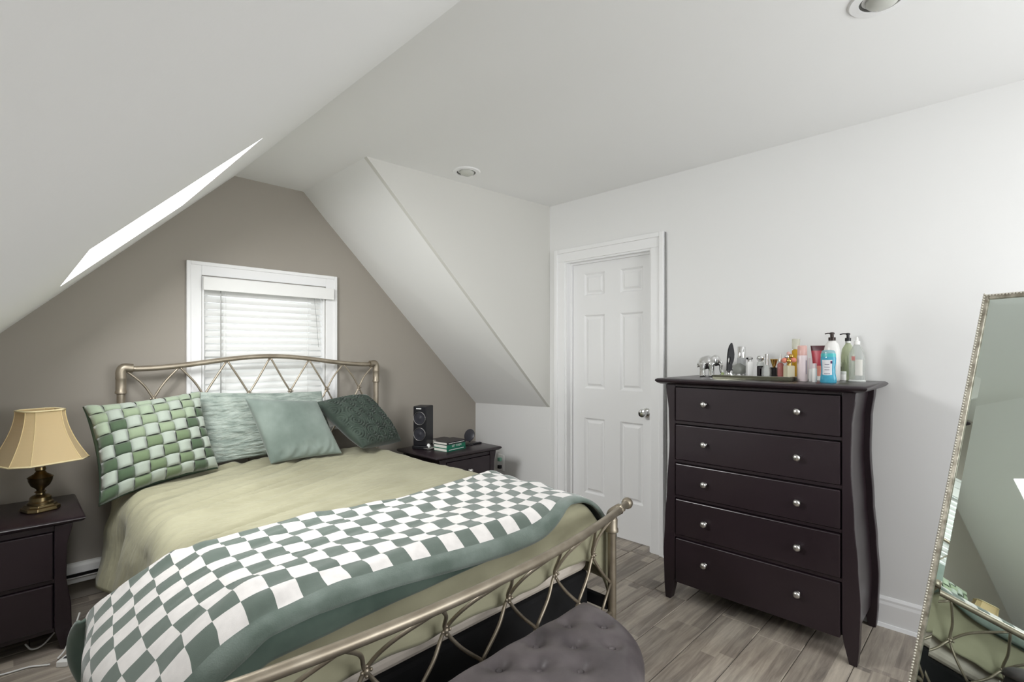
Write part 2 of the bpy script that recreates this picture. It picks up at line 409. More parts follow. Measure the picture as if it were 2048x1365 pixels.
# door casing
t1 = thing('trim_1', 'white moulded casing around the door', 'trim', (XW, (DY0 + DY1) / 2, 0), kind='structure')
DC = 0.088
def dcase(y0, y1, z0, z1, lip):
    mb = MB().box(XW - .014, XW, y0, y1, z0, z1)
    mb.box(XW - .024, XW - .010, lip[0], lip[1], lip[2], lip[3]); return mb
build('casing', dcase(DY1 - .006, DY1 + DC, 0, DZ - .006, (DY1 + DC - .03, DY1 + DC, 0, DZ + DC)), M['trim'], t1, bevel=.003)
build('casing', dcase(DY0 - DC, DY0 + .006, 0, DZ - .006, (DY0 - DC, DY0 - DC + .03, 0, DZ + DC)), M['trim'], t1, bevel=.003)
build('casing', dcase(DY0 - DC, DY1 + DC, DZ - .006, DZ + DC, (DY0 - DC + .03, DY1 + DC - .03, DZ + DC - .03, DZ + DC)), M['trim'], t1, bevel=.003)
# baseboards
def base_r(y0, y1, name='baseboard_right'):
    mb = MB()
    prof = [(0, 0), (-.016, 0), (-.016, .105), (-.012, .118), (-.012, .128), (-.004, .140), (0, .140)]
    mb.loft([[(XW + a, y0, b) for a, b in prof], [(XW + a, y1, b) for a, b in prof]])
    return build(name, mb, M['trim'])
tag(base_r(YN, DY0 - DC), 'tall white baseboard along the wall behind the dresser', 'baseboard', kind='structure')
mb = MB().loft([[(XW - .03, YN, 0), (XW - .016, YN, 0), (XW - .016, YN, .016), (XW - .022, YN, .014)], [(XW - .03, DY0 - DC, 0), (XW - .016, DY0 - DC, 0), (XW - .016, DY0 - DC, .016), (XW - .022, DY0 - DC, .014)]])
tag(build('trim_2', mb, M['trim']), 'thin white quarter round at the foot of the right baseboard', 'trim', kind='structure')

# baseboard heater along the gable wall
h = thing('baseboard_heater', 'white baseboard heater between lamp nightstand and bed', 'heater', (0.9, YG - .035, 0))
mb = MB(); prof = [(0, .10), (-.050, .10), (-.055, .125), (-.060, .13), (-.045, .185), (-.03, .195), (0, .195)]
mb.loft([[(-.55, YG + a, b) for a, b in prof], [(2.6, YG + a, b) for a, b in prof]])
build('heater_cover', mb, M['white_plastic'], h, bevel=.002)
build('heater_slot', MB().box(-.54, 2.59, YG - .0615, YG - .05, .138, .152), M['black_gap'], h)
for q in (-.5, 1.0, 2.5): build('foot', MB().box(q, q + .04, YG - .05, YG, 0, .10), M['white_plastic'], h)

# recessed ceiling lights
def downlight(loc, label):
    t = thing('recessed_light', label, 'ceiling light', loc, group='recessed ceiling lights'); c = Vector(loc)
    build('trim_ring', MB().lathe([(.058, .001), (.060, -.008), (.085, -.006), (.090, 0), (.088, .001)], c, 32), M['trim'], t, smooth='auto')
    build('housing', MB().lathe([(.060, -.004), (.050, .001), (.046, .0015)], c, 32, cap=False), mat('grey_housing', (90, 90, 86), .6), t)
    mb = MB(); mb.lathe([(.047, -.002), (.046, -.008), (.040, -.016), (.028, -.022), (.012, -.025), (.001, -.0255)], c + Vector((.004, -.004, 0)), 28)
    build('bulb_face', mb, mat('frosted_bulb', (196, 197, 190), 0.25), t, smooth=True)
downlight((2.02, 2.40, CEIL), 'white recessed light in the ceiling near the cheek wall')
downlight((1.965, 0.281, CEIL), 'white recessed light at the top edge above the dresser')

# blind on the gable window
vin = bpy.data.materials.new('white_vinyl_slat'); vin.use_nodes = True; t_ = vin.node_tree; b_ = t_.nodes['Principled BSDF']
b_.inputs['Base Color'].default_value = lin(240, 240, 238); b_.inputs['Roughness'].default_value = 0.45
tl = t_.nodes.new('ShaderNodeBsdfTranslucent'); tl.inputs[0].default_value = lin(235, 235, 232)
mx = t_.nodes.new('ShaderNodeMixShader'); mx.inputs[0].default_value = 0.22
t_.links.new(b_.outputs[0], mx.inputs[1]); t_.links.new(tl.outputs[0], mx.inputs[2]); t_.links.new(mx.outputs[0], t_.nodes['Material Output'].inputs[0])
BX0, BX1, BY = 0.858, 1.606, YG + .030
bl = thing('window_blind', 'white slatted blind hanging in the gable window', 'blind', ((BX0 + BX1) / 2, BY, 1.70))
build('valance', MB().box(0.838, 1.668, YG - .058, YG - .044, 1.695, 1.775).box(1.654, 1.668, YG - .044, YG - .027, 1.695, 1.775), M['white_plastic'], bl, bevel=.003)
build('headrail', MB().box(BX0, BX1, BY - .03, BY + .03, 1.715, 1.768), M['white_plastic'], bl)
slat_me = None
zz = 1.690
while zz > 0.84:
    if slat_me is None:
        mb = MB(); th = math.radians(54)
        ring = []
        for k in range(7):
            a = -0.025 + 0.05 * k / 6; hgt = 0.003 * (1 - (a / .025) ** 2)
            ring.append((a, hgt))
        sec = [(a, h_) for a, h_ in ring] + [(a, h_ - .0022) for a, h_ in reversed(ring)]
        rot = [(a * math.cos(th) - h_ * math.sin(th), a * math.sin(th) + h_ * math.cos(th)) for a, h_ in sec]
        mb.loft([[(BX0 - (BX0 + BX1) / 2, p, q) for p, q in rot], [(BX1 - (BX0 + BX1) / 2, p, q) for p, q in rot]])
        o = build('slat', mb, vin, bl, local=True, smooth='auto'); slat_me = o.data
    else:
        o = bpy.data.objects.new('slat', slat_me); col.objects.link(o); o.parent = bl
    o.location = (0, 0, zz - 1.70); zz -= 0.0425
build('bottom_rail', MB().box(BX0, BX1, BY - .022, BY + .022, .795, .815), M['white_plastic'], bl, bevel=.004)
for q in (0.975, 1.50):
    build('ladder_cord', MB().tube([(q, BY - .020, 1.715), (q, BY - .020, .80)], .0012, 6), M['white_plastic'], bl)
build('tilt_wand', MB().tube([(0.945, BY - .034, 1.705), (0.945, BY - .036, 1.69), (0.945, BY - .036, 1.02)], .004, 8), mat('clear_grey_wand', (170, 170, 168), 0.3), bl)
build('pull_cord', MB().tube([(1.545, BY - .030, 1.71), (1.56, BY - .033, 1.55), (1.575, BY - .034, 1.35)], .0016, 6), mat('grey_cord', (150, 150, 148), 0.8), bl)

# cables and outlet
mb = MB().tube(catmull([(XW - .010, DY0 - DC - .010, 2.085), (XW - .008, DY0 - DC - .012, 1.7), (XW - .008, DY0 - DC - .010, 1.2), (XW - .010, DY0 - DC - .012, .6), (XW - .02, DY0 - DC - .012, .15), (XW - .035, DY0 - DC - .014, .02)], 6), .0035, 8)
tag(build('cable', mb, mat('grey_cable', (128, 128, 126), 0.6)), 'thin grey cable running down beside the door casing', 'cable')
xk = XW + (XK - XW) * (3.10 - CY1) / (YG - CY1)
OY = 3.13
wo = thing('wall_outlet', 'white wall outlet with plugs low on the knee wall', 'outlet', (xk - .003, OY, .36))
build('face_plate', MB().box(xk - .012, xk + .008, OY - .04, OY + .04, .28, .42), M['white_plastic'], wo, bevel=.003)
build('plug', MB().box(xk - .040, xk - .012, OY - .015, OY + .015, .365, .395), mat('green_plug', (120, 170, 150), 0.5), wo, bevel=.004)
build('plug', MB().box(xk - .040, xk - .012, OY - .015, OY + .015, .300, .330), M['black_plastic'], wo, bevel=.004)

# ================================================================== BED FRAME
BED = thing('bed_frame', 'pewter metal bed frame with arched lattice headboard', 'bed', (1.208, 2.35, 0))
HY, HXL, HXR = 3.42, 0.434, 1.981
def hrail_z(x):
    t = (x - 1.208) / 0.774; return 1.222 + 0.066 * (0.5 + 0.5 * math.cos(math.pi * min(1, abs(t) / 0.93)))
for xx in (HXL, HXR):
    s = 1 if xx == HXL else -1
    build('headboard_post', MB().tube([(xx, HY, 0), (xx, HY, 1.12)], .019, 14), M['pewter'], BED, smooth='auto')
    mb = MB().lathe([(.020, 1.085), (.027, 1.09), (.027, 1.100), (.024, 1.106), (.024, 1.165), (.026, 1.17), (.025, 1.18)], (xx, HY, 0), 16)
    mb.tube(catmull([(xx, HY, 1.175), (xx, HY, 1.208), (xx + s * .012, HY, 1.228), (xx + s * .040, HY, 1.226), (xx + s * .052, HY, 1.225)], 5), .0245, 14)
    build('elbow_fitting', mb, M['pewter'], BED, smooth='auto')
build('headboard_rail', MB().tube([(HXL + .04 + (HXR - HXL - .08) * k / 60, HY, hrail_z(HXL + .04 + (HXR - HXL - .08) * k / 60)) for k in range(61)], .0155, 12), M['pewter'], BED, smooth=True)
build('headboard_lower_rail', MB().tube([(HXL, HY, .60), (HXR, HY, .60)], .014, 10), M['pewter'], BED, smooth='auto')
HC = [0.58, 0.829, 1.08, 1.338, 1.592, 1.838]; HZ = 1.052
def joint(p, name='lattice_joint'):
    p = Vector(p); mb = MB(); mb.ball(p, .0105, 10, 6)
    for dx, dz in ((.014, 0), (-.014, 0), (0, .014), (0, -.014)): mb.ball(p + Vector((dx, -.003, dz)), .0058, 8, 5)
    return mb
for i, x in enumerate(HC):
    xl = (x + HC[i - 1]) / 2 if i else x - .128
    xr = (x + HC[i + 1]) / 2 if i < 5 else x + .122
    for (xa, xb) in ((xl, xr), (xr, xl)):
        pts = catmull([(xa, HY, hrail_z(xa) - .006), (xa * .45 + x * .55 + (x - xa) * .06, HY, HZ + .085), (x, HY, HZ), (xb * .45 + x * .55 + (x - xb) * .06, HY, HZ - .085), (xb, HY, HZ - .17)], 5)
        build('lattice_rod', MB().tube(pts, .0062, 8), M['pewter'], BED, smooth=True)
        build('lattice_rod', MB().tube([(xb, HY, HZ - .17), (x, HY, HZ - .36), (x, HY, .60)], .0062, 8), M['pewter'], BED, smooth=True)
    build('lattice_joint', joint((x, HY, HZ)), M['pewter'], BED, smooth=True)
# footboard: posts, bowed rail, lattice
FPL, FPR = Vector((0.285, 1.205, 0)), Vector((1.955, 1.285, 0))
RX0, RX1 = 0.175, 2.055
def frail(k):
    x = RX0 + (RX1 - RX0) * k; ch = 1.195 + (1.268 - 1.195) * k
    t = 2 * k - 1
    return Vector((x, ch - .112 * (1 - t * t), .60 + .004 * (1 - t * t)))
def frail_x(x): return frail((x - RX0) / (RX1 - RX0))
for p, k in ((FPL, (FPL.x - RX0) / (RX1 - RX0)), (FPR, (FPR.x - RX0) / (RX1 - RX0))):
    top = frail(k)
    build('footboard_post', MB().tube([p, p + Vector((0, 0, .3)), p + Vector((0, 0, .53))], .020, 14), M['pewter'], BED, smooth='auto')
    mb = MB().lathe([(.021, .485), (.029, .49), (.029, .502), (.025, .508), (.026, .545), (.024, .55)], p, 16)
    mb.tube(catmull([p + Vector((0, 0, .545)), p + Vector((0, 0, .57)), top + Vector((0, .004, 0)), top], 5), .024, 14)
    build('elbow_fitting', mb, M['pewter'], BED, smooth='auto')
build('footboard_rail', MB().tube([frail(k / 50) for k in range(51)], .0165, 12), M['pewter'], BED, smooth=True)
for k, dirn in ((0, frail(0) - frail(.02)), (1, frail(1) - frail(.98))):
    dirn = dirn.normalized(); c = frail(k)
    mb = MB().ball(c + dirn * .004, .027, 14, 10); build('rail_knob', mb, M['pewter'], BED, smooth=True)
FC = [0.43, 0.71, 0.995, 1.285, 1.555, 1.82]; FZ = 0.415
fy = lambda x: 1.290 + .012 * (x - 1.2)
for i, x in enumerate(FC):
    xl = (x + FC[i - 1]) / 2 if i else x - .03
    xr = (x + FC[i + 1]) / 2 if i < 5 else x + .115
    for (xa, xb) in ((xl, xr), (xr, xl)):
        a = frail_x(xa) + Vector((0, .004, -.010))
        c = Vector((x, fy(x), FZ)); b = Vector((xb, fy(xb) - .02, .26)); e_ = Vector((x, fy(x) - .03, .125))
        m1 = a.lerp(c, .55) + Vector(((x - xa) * .14, .012, .004))
        m2 = c.lerp(b, .5) + Vector(((x - xb) * .10, 0, 0))
        build('lattice_rod', MB().tube(catmull([a, m1, c, m2, b], 5), .0066, 8), M['pewter'], BED, smooth=True)
        build('lattice_rod', MB().tube([b, e_], .0066, 8), M['pewter'], BED, smooth=True)
    build('lattice_joint', joint((x, fy(x) - .004, FZ)), M['pewter'], BED, smooth=True)
build('footboard_lower_rail', MB().tube([FPL + Vector((0, 0, .12)), Vector((1.2, 1.262, .12)), FPR + Vector((0, 0, .12))], .012, 10), M['pewter'], BED, smooth=True)
for x in (0.452, 1.948):
    build('side_rail', MB().box(x - .012, x + .012, 1.302, 3.41, .13, .18), M['black_plastic'], BED)
tag(build('box_spring', MB().box(.475, 1.935, 1.40, 3.38, .10, .285), M['black_cloth'], bevel=.02), 'black cloth box spring inside the bed frame', 'box spring')
tag(build('mattress', MB().box(.458, 1.925, 1.385, 3.385, .287, .535), M['mattress'], bevel=.05, seg=4), 'off-white mattress showing below the olive duvet', 'mattress')

# ------------------------------------------------------------------ duvet
DTOP = 0.640
def arc(t, r, flare):
    if t <= 0: return 0.0, 0.0
    L = r * math.pi / 2
    if t < L: return r * math.sin(t / r), r * (1 - math.cos(t / r))
    return r + flare * (t - L), r + (t - L)
def duvet_pt(s, t, lift=0.0, wr=1.0):
    """s: arc across (0 = bed centre, + right); t: arc along from the head (y 3.25) to the foot and over it"""
    sg = -1 if s < 0 else 1
    TF = 1.84                                                   # flat length; the foot edge rounds from here
    hw = .73 if s < 0 else .56
    a = max(0, abs(s) - hw); b = max(0, t - TF)                 # arc past the flat top, sideways and over the foot
    yf = 3.25 - min(t, TF)
    fl_s = (.16 + .26 * sm(2.6, 1.7, yf)) if s < 0 else .10
    dist = min(.60, math.hypot(a, b)); phi = math.atan2(b, a) if dist > 0 else 0.0
    w = (phi / (math.pi / 2)); r0 = .11 if s < 0 else .20; r = r0 + (.09 - r0) * w; flare = .01 + (fl_s - .01) * (1 - w) ** 2.5
    o, dz = arc(dist, r, flare)
    cs, sn = (math.cos(phi), math.sin(phi)) if dist > 0 else (0, 0)
    x = 1.208 + sg * (min(abs(s), hw) + o * cs); y = yf - o * sn; z = DTOP - dz
    top = 1 - sm(0, .12, dz)
    yy = y - .35 * (x - .3) - .25 * (x - .3) ** 2 * (y - 2.2)
    w_ = .010 * nz(x * 1.1 + 3, y * 2.2) + .012 * nz(x * .9, yy * 8, 2) + .014 * (1 - 2 * abs(nz(x * 1.0 + 5, yy * 12, 5))) + .006 * (1 - 2 * abs(nz(x * 1.4 + 9, yy * 21, 15))) + .004 * nz(x * 2.0, yy * 30, 8)
    cren = .35 + .65 * sm(1.7, .6, x)
    z += wr * w_ * top * (0.3 + cren)
    hang = sm(.03, .2, dz)
    if hang > 0:
        side = hang * cs; foot = hang * sn
        f = .022 * math.sin(y * 13 + 2.2 * nz(y * 2, 1)) + .030 * nz(y * 5, z * 4, 3) + .012
        if sg > 0: f += .060 * sm(1.9, 1.45, y) * sm(.58, .40, z)
        x += sg * wr * f * side
        rg = max(0, 1 - 2 * abs(nz(x * 5.5 + z * 5, z * 9 - x * 2, 4))); cr = sm(1.35, 1.8, x)
        dent = max(0, nz(x * 7 + z * 3, z * 9 - x * 3, 21)) * .075 * (.25 + .75 * cr)
        y += wr * foot * (.006 + dent - .022 * rg * (.35 + .65 * cr) + .010 * nz(x * 4, z * 6, 9))
        z += wr * (.024 * nz(x * 3.3, 4) + .012 * nz(x * 9, 2)) * foot
        if sg > 0 and b > 0: x += .055 * hang * math.exp(-((phi - .55) / .5) ** 2) * sm(.58, .40, z)
    if y < 1.34: y = 1.326 + .014 * math.exp((y - 1.34) / .014)
    p = Vector((x, y, z))
    if lift:
        k_ = sm(0, .13, dz)
        p += Vector((sg * cs * k_, -sn * k_, max(.12, 1 - .9 * k_))).normalized() * lift
    return p
dm = mat('olive_cotton', (158, 155, 130), 0.8, sheen=0.1, spec=0.15)
add_mottle(dm, (151, 148, 124), (165, 162, 137), 3)
add_bump(dm, (.8, 6, 2), 5, .45, .02, 2)
SL, SR, TT = -1.20, 1.11, 2.15
mb = MB().grid(lambda a, b: duvet_pt(SL + (SR - SL) * a, TT * b), 170, 170)
# hem waviness at the foot: pull the last rows up and down
duv = build('duvet', mb, dm, smooth=True)
so = duv.modifiers.new('thick', 'SOLIDIFY'); so.thickness = .014; so.offset = -1
tag(duv, 'olive green cotton duvet spread over the bed', 'duvet')

# ------------------------------------------------------------------ checkered blanket
CK = 0.0685
cm_ = mat('checkered_plush', (220, 217, 214), 0.95, sheen=0.4, spec=0.1); nt = NT(cm_)
uvn = nt.n('ShaderNodeUVMap'); ck = nt.n('ShaderNodeTexChecker'); ck.inputs['Scale'].default_value = 1.0
ck.inputs['Color1'].default_value = lin(96, 108, 100); ck.inputs['Color2'].default_value = lin(226, 222, 219)
nt.l(uvn.outputs[0], ck.inputs['Vector'])
nzt = nt.n('ShaderNodeTexNoise'); nzt.inputs['Scale'].default_value = 2.2; nzt.inputs['Detail'].default_value = 4; nt.l(uvn.outputs[0], nzt.inputs['Vector'])
mr = nt.n('ShaderNodeMapRange'); mr.inputs['To Min'].default_value = 0.84; mr.inputs['To Max'].default_value = 1.14; nt.l(nzt.outputs['Fac'], mr.inputs['Value'])
mm = nt.n('ShaderNodeVectorMath', operation='SCALE'); nt.l(ck.outputs['Color'], mm.inputs[0]); nt.l(mr.outputs[0], mm.inputs['Scale']); nt.l(mm.outputs[0], nt.b.inputs['Base Color'])
nb = nt.n('ShaderNodeTexNoise'); nb.inputs['Scale'].default_value = 45; nt.l(uvn.outputs[0], nb.inputs['Vector'])
bp = nt.n('ShaderNodeBump'); bp.inputs['Strength'].default_value = .3; bp.inputs['Distance'].default_value = .002; nt.l(nb.outputs['Fac'], bp.inputs['Height']); nt.l(bp.outputs[0], nt.b.inputs['Normal'])
gm_ = add_bump(add_mottle(mat('green_plush', (108, 121, 113), 0.95, sheen=0.4, spec=0.1), (96, 109, 101), (122, 134, 127), 9), nscale=260, strength=.35, dist=.003)
lining = add_mottle(mat('dark_green_lining', (84, 100, 92), 0.95, sheen=0.4, spec=0.1), (76, 92, 84), (94, 110, 101), 7)
BS0, BS1 = -1.26, .985
def far_t(s):      # arc (from the head) of the blanket's far edge
    x = 1.208 + s; return 3.25 - (1.86 + .065 * sm(.2, .7, x) - .05 * sm(.75, 1.2, x) + .09 * sm(1.2, 2.0, x) + .30 * sm(-.70, -1.06, s))
def near_t(s):
    return 1.962 + .012 * math.sin(s * 4.3 + 1.0) - .05 * math.exp(-((s - .52) / .14) ** 2)
NSB, NTB = 190, 80
BORD = 0.925
def blanket_pt(a, b):
    s = BS0 + (BS1 - BS0) * a; t0, t1 = far_t(s), near_t(s)
    t = t0 + (t1 - t0) * b
    lf = .016 + .012 * math.exp(-((b - 1) / .06) ** 2) + .010 * math.exp(-(b / .05) ** 2)
    x = 1.208 + s
    # long soft ridges and a rumple near the right end
    lf += .014 * max(0, nz(s * 1.6, t * 7 + s * 1.5, 3)) * sm(0, .1, b) * sm(1, .85, b)
    lf += .020 * max(0, nz(s * 5, t * 11, 8)) * sm(.25, .65, s) * sm(1, .8, b)
    p = duvet_pt(s, t, lf, .6)
    if s < -.74:
        k = sm(-.78, -1.0, s); p.x += k * (.172 + .018 * math.sin(b * 7.5 + 1.3) - p.x); p.y += .02 * k * math.sin(b * 5)
    if b > BORD: p.y -= .006 * math.sin(math.pi * (b - BORD) / (1 - BORD))
    p.y = max(p.y, 1.324 if s > .5 else p.y)
    if s > .55: p.x += .012 * sm(.55, .75, s)
    return p
mb = MB().grid(blanket_pt, NSB, NTB, mi=lambda i, j: 1 if j / NTB >= BORD else 0)
blk = build('blanket', mb, [cm_, gm_, lining, lining], smooth=True)
uvl = blk.data.uv_layers.new(name='UVMap')
gv = [[mb.v[i * (NTB + 1) + j] for j in range(NTB + 1)] for i in range(NSB + 1)]
i0 = round((0 - BS0) / (BS1 - BS0) * NSB); jb = round(BORD * NTB)
U = [[0.0] * (NTB + 1) for _ in range(NSB + 1)]; W = [[0.0] * (NTB + 1) for _ in range(NSB + 1)]
for j in range(NTB + 1):
    for i in range(i0 + 1, NSB + 1): U[i][j] = U[i - 1][j] + (gv[i][j] - gv[i - 1][j]).length
    for i in range(i0 - 1, -1, -1): U[i][j] = U[i + 1][j] - (gv[i][j] - gv[i + 1][j]).length
for i in range(NSB + 1):
    for j in range(jb - 1, -1, -1): W[i][j] = W[i][j + 1] + (gv[i][j] - gv[i][j + 1]).length
    for j in range(jb + 1, NTB + 1): W[i][j] = W[i][j - 1] - (gv[i][j] - gv[i][j - 1]).length
for p in blk.data.polygons:
    for li in p.loop_indices:
        i, j = divmod(blk.data.loops[li].vertex_index, NTB + 1)
        uvl.data[li].uv = (U[i][j] / CK + 40.5, W[i][j] / CK + 20)
so = blk.modifiers.new('thick', 'SOLIDIFY'); so.thickness = .012; so.offset = 1; so.material_offset = 2; so.material_offset_rim = 1
def under_pt(a, b):        # second plush layer showing below the border
    s = -1.20 + 1.35 * a; t = near_t(s) - .03 + (.030 + .045 * sm(1, .35, a)) * b
    p = duvet_pt(s, t, .018, .6)
    if s < -.74: k_ = sm(-.78, -1.0, s); p.x += k_ * (.185 - p.x)
    return p
ul = build('lining_layer', MB().grid(under_pt, 80, 10), lining, blk, smooth=True)
so = ul.modifiers.new('thick', 'SOLIDIFY'); so.thickness = .008; so.offset = 1
def flap_pt(a, b):         # turned-back corner at the left
    A = blanket_pt(.125 - .105 * b, 0.0) + Vector((.006, -.006, -.004))
    wd = .085 * math.sin(math.pi * min(1, .16 + .80 * b)) ** .7
    return A + Vector((-.62 * wd * a - .012 * math.sin(math.pi * a), .60 * wd * a - .012 * math.sin(math.pi * a), -.25 * wd * a))
fp = build('turned_corner', MB().grid(flap_pt, 14, 24), lining, blk, smooth=True)
so = fp.modifiers.new('thick', 'SOLIDIFY'); so.thickness = .016; so.offset = 0
sb_ = fp.modifiers.new('soft', 'SUBSURF'); sb_.levels = 1; sb_.render_levels = 1
tag(blk, 'green and white checkered plush blanket across the foot of the bed', 'blanket')

# ------------------------------------------------------------------ cushions
def cushion(name, label, corners, thick, material, disp=None, n=44, pinch=.05, corner=.0, bulge=0.75):
    """corners: TL, TR, BR, BL (world), front face towards the camera side"""
    TL, TR, BR, BL = [Vector(c) for c in corners]
    cen = (TL + TR + BR + BL) / 4
    nrm = ((TR - TL) + (BR - BL)).cross((BL - TL) + (BR - TR)).normalized()
    if nrm.dot(Vector((0, 0, CH)) - cen) < 0: nrm = -nrm
    def base(u, v):     # u, v in -1..1
        pu = u * (1 - pinch * (1 - v * v) * abs(u) ** 3); pv = v * (1 - pinch * (1 - u * u) * abs(v) ** 3)
        a, b = (pu + 1) / 2, (pv + 1) / 2
        return TL * (1 - a) * (1 - b) + TR * a * (1 - b) + BR * a * b + BL * (1 - a) * b
    def hgt(u, v): return thick / 2 * ((1 - u * u) * (1 - v * v)) ** (bulge * .5) * (1 + .12 * nz(u * 1.5 + cen.x * 7, v * 1.5 + cen.y))
    def pt(u, v, side):
        e_ = (1 - abs(u) ** 6) * (1 - abs(v) ** 6)
        q = base(u, v) + nrm * side * hgt(u, v)
        if disp and side > 0: q = q + nrm * disp(u, v) * sm(0, .25, (1 - abs(u)) * (1 - abs(v)) * 4)
        return q
    def rm(x): return math.copysign(1 - (1 - abs(x)) ** 1.35, x)
    mb = MB()
    N = n
    vs_ = {}; verts = []; faces = []
    for side in (1, -1):
        for i in range(N + 1):
            for j in range(N + 1):
                edge = i in (0, N) or j in (0, N)
                key = (i, j, 0 if edge else side)
                if key not in vs_:
                    u, v = rm(2 * i / N - 1), rm(2 * j / N - 1)
                    vs_[key] = len(verts); verts.append(pt(u, v, side))
        for i in range(N):
            for j in range(N):
                q = []
                for a, b in ((i, j), (i + 1, j), (i + 1, j + 1), (i, j + 1)):
                    e_ = a in (0, N) or b in (0, N); q.append(vs_[(a, b, 0 if e_ else side)])
                faces.append(tuple(q) if side < 0 else tuple(reversed(q)))
    mb.add(verts, faces)
    bc = Vector((cen.x, cen.y, min(c.z for c in (BR, BL))))
    o = build(name, mb, material, None, smooth=True, loc=bc)
    tag(o, label, 'cushion', 'cushions leaning on the headboard')
    return o, pt, nrm
# pale crinkled cushion behind
m2 = add_mottle(mat('pale_crinkle_cotton', (158, 169, 161), 0.9, sheen=.1), (136, 149, 141), (176, 186, 178), 14, (1, 1, 3))
add_bump(m2, (1, 1, 3.2), 34, .8, .012, 4)
cushion('cushion', 'long pale green crinkled cushion behind the grey-green one', [(.745, 3.345, 1.085), (1.52, 3.345, 1.045), (1.60, 3.275, .662), (.80, 3.275, .662)], .11, m2,
        n=90, disp=lambda u, v: .007 * nz(u * 3, v * 16, 1) + .004 * nz(u * 9, v * 30, 4))
# grey-green velvet
m3 = add_mottle(mat('grey_green_velvet', (120, 132, 125), 0.75, sheen=.3, spec=.15), (108, 121, 114), (134, 146, 139), 5)
add_bump(m3, nscale=14, strength=.15, dist=.006)
cushion('cushion', 'grey-green velvet cushion in the middle of the bed head', [(.985, 3.185, 1.042), (1.418, 3.195, .996), (1.515, 3.04, .662), (1.08, 3.045, .662)], .13, m3,
        n=70, pinch=.04, disp=lambda u, v: .014 * nz(u * 8 + v * 2, v * 3, 2) * sm(.35, .95, v) + .003 * nz(u * 3, v * 3))
# dark embossed
m4 = add_mottle(mat('dark_green_embossed_velvet', (50, 62, 54), 0.65, sheen=.3, spec=.3), (42, 54, 46), (58, 71, 62), 12)
cts = [(random.uniform(-1, 1), random.uniform(-1, 1)) for _ in range(900)]
sel = []
for c in cts:
    if all((c[0] - q[0]) ** 2 + (c[1] - q[1]) ** 2 > .34 ** 2 for q in sel): sel.append(c)
def swirl(u, v):
    dd = min(math.hypot(u - q[0], v - q[1]) for q in sel)
    return .014 * (abs(math.cos(dd * math.pi / .078)) - .5)
cushion('cushion', 'dark green cushion embossed with swirls, beside the right post', [(1.455, 3.285, .975), (1.835, 3.305, 1.005), (2.01, 3.12, .670), (1.60, 2.925, .700)], .17, m4, disp=swirl, n=190, pinch=.0)
# woven ribbon cushion
m1 = mat('dark_green_backing', (64, 84, 68), 0.9)
TLc = [(.258, 3.22, 1.045), (.762, 3.245, 1.09), (.818, 3.085, .672), (.288, 2.91, .615)]
c1, pt1, n1 = cushion('cushion', 'cushion woven from pale and dark green felt tabs', TLc, .19, m1, n=30, pinch=.10)
tabm = []
for nme, c_ in (('pale_sage_felt', (160, 169, 158)), ('sage_felt', (136, 150, 124)), ('moss_felt', (108, 124, 95)), ('dark_moss_felt', (76, 93, 72)), ('light_moss_felt', (148, 161, 140))):
    tabm.append(add_bump(mat(nme, c_, 0.95, sheen=.3, spec=.1), nscale=180, strength=.2, dist=.002))
NC, NR = 8, 8
for i in range(NC):
    for j in range(NR):
        u0, u1 = -1 + 2 * i / NC, -1 + 2 * (i + 1) / NC; v0, v1 = -1 + 2 * j / NR, -1 + 2 * (j + 1) / NR
        k = (i + j) % 2
        mb = MB()
        def tp(a, b, k=k, u0=u0, u1=u1, v0=v0, v1=v1):
            over = .014 + random.uniform(0, .002)
            aa = a if k else -.04 + 1.08 * a; bb = b if not k else -.04 + 1.08 * b
            u = u0 + (u1 - u0) * aa; v = v0 + (v1 - v0) * bb
            uu, vv = max(-.995, min(.995, u)), max(-.995, min(.995, v))
            c_ = (b if k else a)
            p = pt1(uu, vv, 1) + n1 * (.002 + over * (math.sin(math.pi * min(1, max(0, c_))) ** .6))
            ex = max(0, abs(u) - .80) ; p = p + n1 * (.018 * ex)
            return p
        mb.grid(tp, 4, 4)
        edge = max(abs((u0 + u1) / 2), abs((v0 + v1) / 2))
        if k == 0: mi_ = 0 if (j > 2 or i % 3) else 4
        else: mi_ = 3 if (u0 > .3 or u1 < -.45) and v0 > -.7 else (2 if v0 > -.1 else 1)
        if v1 < -.55 and k: mi_ = 4
        o = build('woven_tab', mb, tabm[mi_], c1, smooth=True)
        so = o.modifiers.new('thick', 'SOLIDIFY'); so.thickness = .003

# ================================================================== BENCH
lm = mat('distressed_grey_leather', (92, 86, 88), 0.42, spec=.45)
add_mottle(lm, (62, 57, 59), (106, 99, 100), 7, lo=.3, hi=.72); add_bump(lm, nscale=30, strength=.25, dist=.004, detail=7)
dkl = mat('dark_leather_side', (40, 36, 42), 0.45)
BC = Vector((.93, 1.060, 0)); BA, BB = .54, .41
bn = thing('storage_bench', 'half-round tufted grey leather bench at the foot of the bed', 'bench', (BC.x, .88, 0))
def outline(k, n=72, inset=0.0, sb=1.0):
    f = k / n
    if f < .70:
        th = math.pi + math.pi * f / .70
        ex = 2.2
        cx_, sy_ = math.cos(th), math.sin(th)
        p = Vector((BC.x + (BA - inset) * math.copysign(abs(cx_) ** (2 / ex), cx_), BC.y - inset * .3 + (BB - inset * 1.2) * math.copysign(abs(sy_) ** (2 / ex), sy_), 0))
    else:
        g_ = (f - .70) / .30
        p = Vector((BC.x + (BA - inset) * (1 - 2 * g_), BC.y - inset * .3 + .008 * math.sin(math.pi * g_), 0))
    return p
ctr = Vector((BC.x, BC.y - .17, 0))
btn = [px(u, v, .445)[0] for u, v in ((1168, 1247), (1110, 1285), (1197, 1297), (1041, 1337), (1133, 1346), (1228, 1353))]
